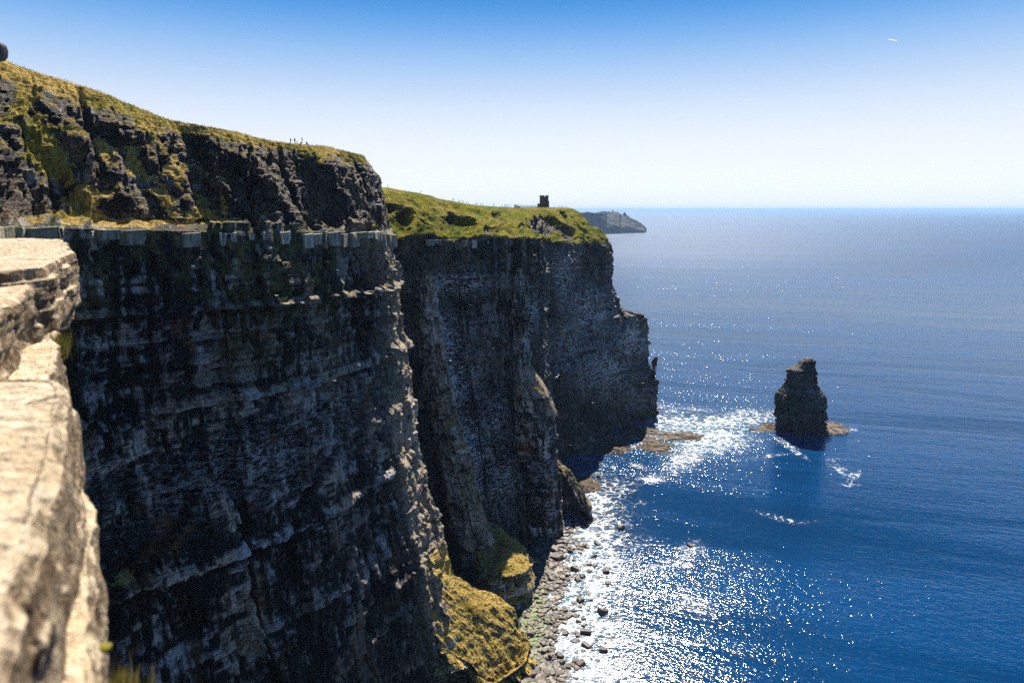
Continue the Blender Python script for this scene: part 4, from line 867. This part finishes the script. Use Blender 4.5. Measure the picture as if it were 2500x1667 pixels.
# ------------------------------------------------------------------ people
CLOTH = {'navy': (.02, .03, .07), 'black': (.015, .015, .018), 'grey': (.1, .1, .11), 'red': (.22, .03, .03), 'white': (.6, .62, .68), 'blue': (.06, .12, .32), 'tan': (.25, .18, .1), 'denim': (.04, .06, .12)}
CM = {}
def cloth(n):
    if n not in CM: CM[n] = flat('cloth_' + n, CLOTH[n], .9, .1)
    return CM[n]
SKIN = flat('skin', (.45, .27, .19), .6, .3, .1); HAIR = flat('hair', (.03, .02, .015), .7, .2)
def person_mesh(pose, shirt, trousers):
    J = {'pel': (0, 0, .95, .13), 'bel': (0, .0, 1.12, .12), 'che': (0, .01, 1.33, .15), 'nec': (0, 0, 1.48, .055), 'hea': (0, .01, 1.6, .085), 'top': (0, .0, 1.7, .075)}
    for s, n in ((-1, 'l'), (1, 'r')):
        J['sh' + n] = (s * .19, 0, 1.42, .055); J['el' + n] = (s * .25, -.02, 1.15, .042); J['wr' + n] = (s * .25, .06, .9, .03); J['ha' + n] = (s * .245, .09, .81, .032)
        J['hi' + n] = (s * .09, 0, .88, .085); J['kn' + n] = (s * .1, .02, .49, .058); J['an' + n] = (s * .1, -.01, .08, .04); J['to' + n] = (s * .11, .15, .04, .035)
    if pose == 'walk':
        J['knl'] = (-.1, .18, .52, .058); J['anl'] = (-.1, .22, .1, .04); J['tol'] = (-.1, .36, .06, .035); J['knr'] = (.1, -.05, .49, .058); J['anr'] = (.1, -.3, .14, .04); J['tor'] = (.1, -.22, .03, .035)
        J['ell'] = (-.25, -.12, 1.17, .042); J['wrl'] = (-.24, -.05, .95, .03); J['hal'] = (-.24, -.01, .88, .032); J['elr'] = (.25, .08, 1.16, .042); J['wrr'] = (.22, .26, 1.02, .03); J['har'] = (.21, .33, .99, .032)
    if pose == 'sit':
        for k in list(J):
            x, y, z, r = J[k]; J[k] = (x, y, z - .75, r)
        for s, n in ((-1, 'l'), (1, 'r')):
            J['kn' + n] = (s * .14, .38, .42, .058); J['an' + n] = (s * .13, .5, .06, .04); J['to' + n] = (s * .13, .64, .04, .035)
            J['el' + n] = (s * .26, .12, .42, .042); J['wr' + n] = (s * .16, .32, .46, .03); J['ha' + n] = (s * .12, .38, .47, .032)
    if pose == 'photo':
        for s, n in ((-1, 'l'), (1, 'r')): J['el' + n] = (s * .24, .16, 1.28, .042); J['wr' + n] = (s * .1, .3, 1.5, .03); J['ha' + n] = (s * .05, .33, 1.56, .032)
    keys = list(J); E = [('pel', 'bel'), ('bel', 'che'), ('che', 'nec'), ('nec', 'hea'), ('hea', 'top')]
    for n in 'lr': E += [('che', 'sh' + n), ('sh' + n, 'el' + n), ('el' + n, 'wr' + n), ('wr' + n, 'ha' + n), ('pel', 'hi' + n), ('hi' + n, 'kn' + n), ('kn' + n, 'an' + n), ('an' + n, 'to' + n)]
    me = bpy.data.meshes.new('p'); me.from_pydata([J[k][:3] for k in keys], [(keys.index(a), keys.index(b)) for a, b in E], []); me.update()
    ob = bpy.data.objects.new('p', me); COL.objects.link(ob); m = ob.modifiers.new('s', 'SKIN'); ob.modifiers.new('u', 'SUBSURF').levels = 1
    for k, v in zip(keys, me.skin_vertices[0].data): v.radius = (J[k][3], J[k][3] * .85); v.use_root = (k == 'pel')
    dg = bpy.context.evaluated_depsgraph_get(); out = bpy.data.meshes.new_from_object(ob.evaluated_get(dg)); out.name = 'body'
    bpy.data.objects.remove(ob); off = -.75 if pose == 'sit' else 0
    for mm in (cloth(shirt), cloth(trousers), SKIN, HAIR): out.materials.append(mm)
    hands = [Vector(J['ha' + n][:3]) for n in 'lr']; kn = [Vector(J[k + n][:3]) for n in 'lr' for k in ('kn', 'an', 'to')]
    for p in out.polygons:
        c = p.center
        if c.z - off > 1.5: p.material_index = 3 if (c.y < .02 or c.z - off > 1.68) else 2
        elif min((c - h).length for h in hands) < .1: p.material_index = 2
        elif c.z - off < .95 and (abs(c.x) < .2 or pose == 'sit') and not (pose == 'sit' and c.y < .1 and c.z > .28): p.material_index = 1
        else: p.material_index = 0
        p.use_smooth = True
    return out
PM = {}
def person(loc, rz, pose, shirt, trousers, label, h=1.0, group=None, pack=None):
    k = (pose, shirt, trousers)
    if k not in PM: PM[k] = person_mesh(*k)
    o = bpy.data.objects.new('person', PM[k]); COL.objects.link(o); o.location = loc; o.rotation_euler = (0, 0, rz); o.scale = (h, h, h)
    tag(o, label, 'person', group)
    if pack:
        bp = rockblob('backpack', (0, -.2, 1.27), .2, 3, cloth(pack), 2, (.8, .6, 1.15), .1); bp.parent = o
    return o
def on_crest(x, ymax=None, dz=0.0, back=0.0):
    c = crest(x, 3.0, ymax); c = c.copy(); Yn = c[1] + back
    return (float(XofPx(x, Yn, c[2])), float(Yn), float(c[2]) - .08 + dz)
g1 = 'people gathered on the near cliff top'
person(on_crest(710), 1.2, 'stand', 'navy', 'black', 'person in dark clothes, leftmost of the group on the near cliff top', .95, g1)
person(on_crest(720), -.4, 'stand', 'black', 'black', 'tall person in black standing second from left in the near cliff top group', 1.04, g1)
person(on_crest(725.5), .4, 'stand', 'black', 'denim', 'small child beside the tall person in black on the near cliff top', .55, g1)
person(on_crest(738, dz=.45), 2.2, 'stand', 'grey', 'black', 'person standing highest at the centre of the near cliff top group', 1.05, g1)
person(on_crest(735.5), 2.8, 'sit', 'tan', 'black', 'person sitting at the feet of the highest standing one', 1.0, g1)
person(on_crest(748), -1.0, 'sit', 'navy', 'black', 'person sitting at the right end of the near cliff top group', 1.15, g1)
k = np.argmin((px - 786) ** 2 + (py - 369) ** 2 + 1e6 * (R2 < 6.5)); pw = D.reshape(-1, 3)[k]
person((pw[0], pw[1], pw[2]), 2.9, 'walk', 'white', 'black', 'person in a white and blue top walking down the grassy slope alone', 1.12, None, 'blue')
person(on_crest(946.5), 1.3, 'walk', 'black', 'black', 'lone walker at the left end of the middle cliff skyline', 1.05)
person(on_crest(1028), 1.8, 'walk', 'navy', 'black', 'lone walker with a backpack high on the middle cliff skyline', 1.05, None, 'black')
tints = ['black', 'navy', 'grey', 'red', 'denim', 'white', 'tan', 'blue']
rp = random.Random(4)
for i_, x in enumerate((1105, 1108, 1119, 1122, 1128, 1131, 1139, 1145, 1162, 1164, 1173, 1178.5, 1204, 1206, 1226, 1232, 1234.5, 1237, 1241, 1247)):
    person(on_crest(x, back=rp.uniform(-.5, 1)), rp.uniform(0, 6), rp.choice(['stand', 'walk']), rp.choice(['black', 'navy', 'grey', 'black', 'red']), rp.choice(['black', 'denim']), 'tiny dark walker on the skyline left of the white shelter, ' + ORD[i_], rp.uniform(.95, 1.12), 'walkers on the skyline path')
for k in range(26):
    x = 1273 + k * 1.5 + rp.uniform(-.5, .5)
    person(on_crest(x, back=rp.uniform(-.5, 3)), rp.uniform(0, 6), rp.choice(['stand', 'walk']), rp.choice(tints[:6]), rp.choice(['black', 'denim']), 'tiny distant visitor in the crowd between white shelter and tower', rp.uniform(.9, 1.1), 'visitors around the tower')
for i_, x in enumerate((1352, 1364, 1367, 1371, 1374, 1378, 1381, 1384)):
    person(on_crest(x, back=1), rp.uniform(0, 6), 'stand', rp.choice(tints[:4]), 'black', 'tiny dark visitor on the cliff top right of the tower, ' + ORD[i_], 1, 'visitors right of the tower')
# dark rock on the skyline at the left edge
c = crest(-2, 4); o = rockblob('rock_outcrop', (float(XofPx(-4, c[1], c[2])), float(c[1]), float(c[2]) + 1.0), 1.45, 77, MAT_DARKROCK, 3, (1, 1, 1.7), .4); tag(o, 'dark upright rock on the skyline at the left edge of the photo', 'rock outcrop')

# short vapour trail high in the right of the sky
c = W(2180, 98, 14000); bm = bmesh.new(); bmesh.ops.create_icosphere(bm, subdivisions=2, radius=1)
me = bpy.data.meshes.new('vapour_trail'); bm.to_mesh(me); bm.free(); M = NT('cloud_white'); tl = M.n('ShaderNodeBsdfTranslucent'); tl.inputs[0].default_value = rgb(.98, .98, .98); M.l(tl.outputs[0], M.out.inputs[0]); o = link('vapour_trail', me, M.m); o.location = c; o.scale = (95, 9, 5); o.rotation_euler = (0, math.radians(8), 0)
tag(o, 'short thin white vapour trail high at the right of the sky', 'vapour trail')

# ------------------------------------------------------------------ gulls
def gull_mesh():
    bm = bmesh.new()
    def loft(rs):
        rings_ = []
        for (x, y, z, a, b) in rs: rings_.append([bm.verts.new((x + a * math.cos(t) if False else x, y + a * math.cos(t), z + b * math.sin(t))) for t in [i * math.pi / 3 for i in range(6)]])
        for p, q in zip(rings_, rings_[1:]):
            for i in range(6): bm.faces.new((p[i], p[(i + 1) % 6], q[(i + 1) % 6], q[i]))
        bm.faces.new(rings_[0][::-1]); bm.faces.new(rings_[-1])
    loft([(-.26, 0, .0, .005, .01), (-.2, 0, 0, .04, .02), (-.05, 0, 0, .07, .06), (.1, 0, 0, .06, .06), (.2, 0, .02, .035, .035), (.25, 0, .03, .03, .03), (.31, 0, .02, .006, .006)])
    for s in (-1, 1):
        P0 = [(.1, .05, .03), (.14, .3, .14), (.04, .62, .1), (-.04, .68, .09), (-.02, .3, .13), (-.07, .05, .03)]
        up = [bm.verts.new((x, s * y, z + .012)) for x, y, z in P0]; dn = [bm.verts.new((x, s * y, z - .006)) for x, y, z in P0]
        f1, f2 = ((0, 1, 4, 5), (1, 2, 3, 4))
        for f in (f1, f2): bm.faces.new([up[i] for i in f]); bm.faces.new([dn[i] for i in f][::-1])
        for i in range(6): j = (i + 1) % 6; bm.faces.new((up[i], dn[i], dn[j], up[j]))
    bmesh.ops.recalc_face_normals(bm, faces=bm.faces[:])
    me = bpy.data.meshes.new('seagull'); bm.to_mesh(me); bm.free(); me.materials.append(flat('white_feathers', (.8, .8, .8), .7, .2, .1)); return me
GM = gull_mesh()
for a, b, Yd, lb, s in [(1361, 919, 150, 'white seagull gliding closest to the camera before the far headland', 1.1), (1150, 745, 290, 'tiny seagull over the upper middle cliff face', 1.2), (1378, 1140, 350, 'tiny seagull before the low tan crested buttress', 1.3), (600, 1285, 170, 'tiny seagull low before the middle of the near cliff face', 1.0), (1447, 983, 420, 'tiny seagull before the cave of the far headland', 1.4), (1393, 1086, 420, 'tiny seagull over the shaded water under the far headland', 1.4), (800, 640, 180, 'tiny seagull just under the flagstone ledge of the near cliff', 1), (675, 722, 160, 'tiny seagull over the upper middle part of the near cliff face', 1), (1570, 935, 470, 'tiny seagull near the tip of the far headland', 1.3), (1100, 880, 300, 'tiny seagull left of the sunlit pillar on the middle cliff', 1.2), (930, 720, 200, 'tiny seagull beside the upper sunlit ridge of the near cliff', 1), (1205, 850, 320, 'tiny seagull closest to the left side of the sunlit pillar', 1.2), (720, 940, 180, 'tiny seagull before the centre of the near cliff face', 1), (1290, 540, 380, 'tiny seagull over the grass slope below the tower', 1.2)]:
    o = bpy.data.objects.new('seagull', GM); COL.objects.link(o); o.location = W(a, b, Yd); o.rotation_euler = (rp.uniform(-.4, .4), rp.uniform(-.3, .3), rp.uniform(0, 6)) if Yd != 150 else (.5, 0, -.9); o.scale = (s, s, s)
    tag(o, lb or 'tiny white seagull flying in front of the dark cliffs', 'seagull', 'seagulls circling before the cliffs')

if USE_HAZE:
    M = NT('sea_air'); vol = M.n('ShaderNodeVolumePrincipled')
    vol.inputs['Color'].default_value = rgb(.38, .61, .92); vol.inputs['Density'].default_value = 0.000035
    vol.inputs['Anisotropy'].default_value = 0.2
    M.l(vol.outputs[0], M.out.inputs['Volume'])
    x0, x1, y0, y1, z0, z1 = -160000, 160000, -62000, 160000, -14, 245
    V = [(x, y, z) for x in (x0, x1) for y in (y0, y1) for z in (z0, z1)]
    F = [(0, 1, 3, 2), (4, 6, 7, 5), (0, 4, 5, 1), (2, 3, 7, 6), (0, 2, 6, 4), (1, 5, 7, 3)]
    me = bpy.data.meshes.new('haze'); me.from_pydata(V, [], F); me.update()
    tag(link('haze', me, M.m), kind='stuff')
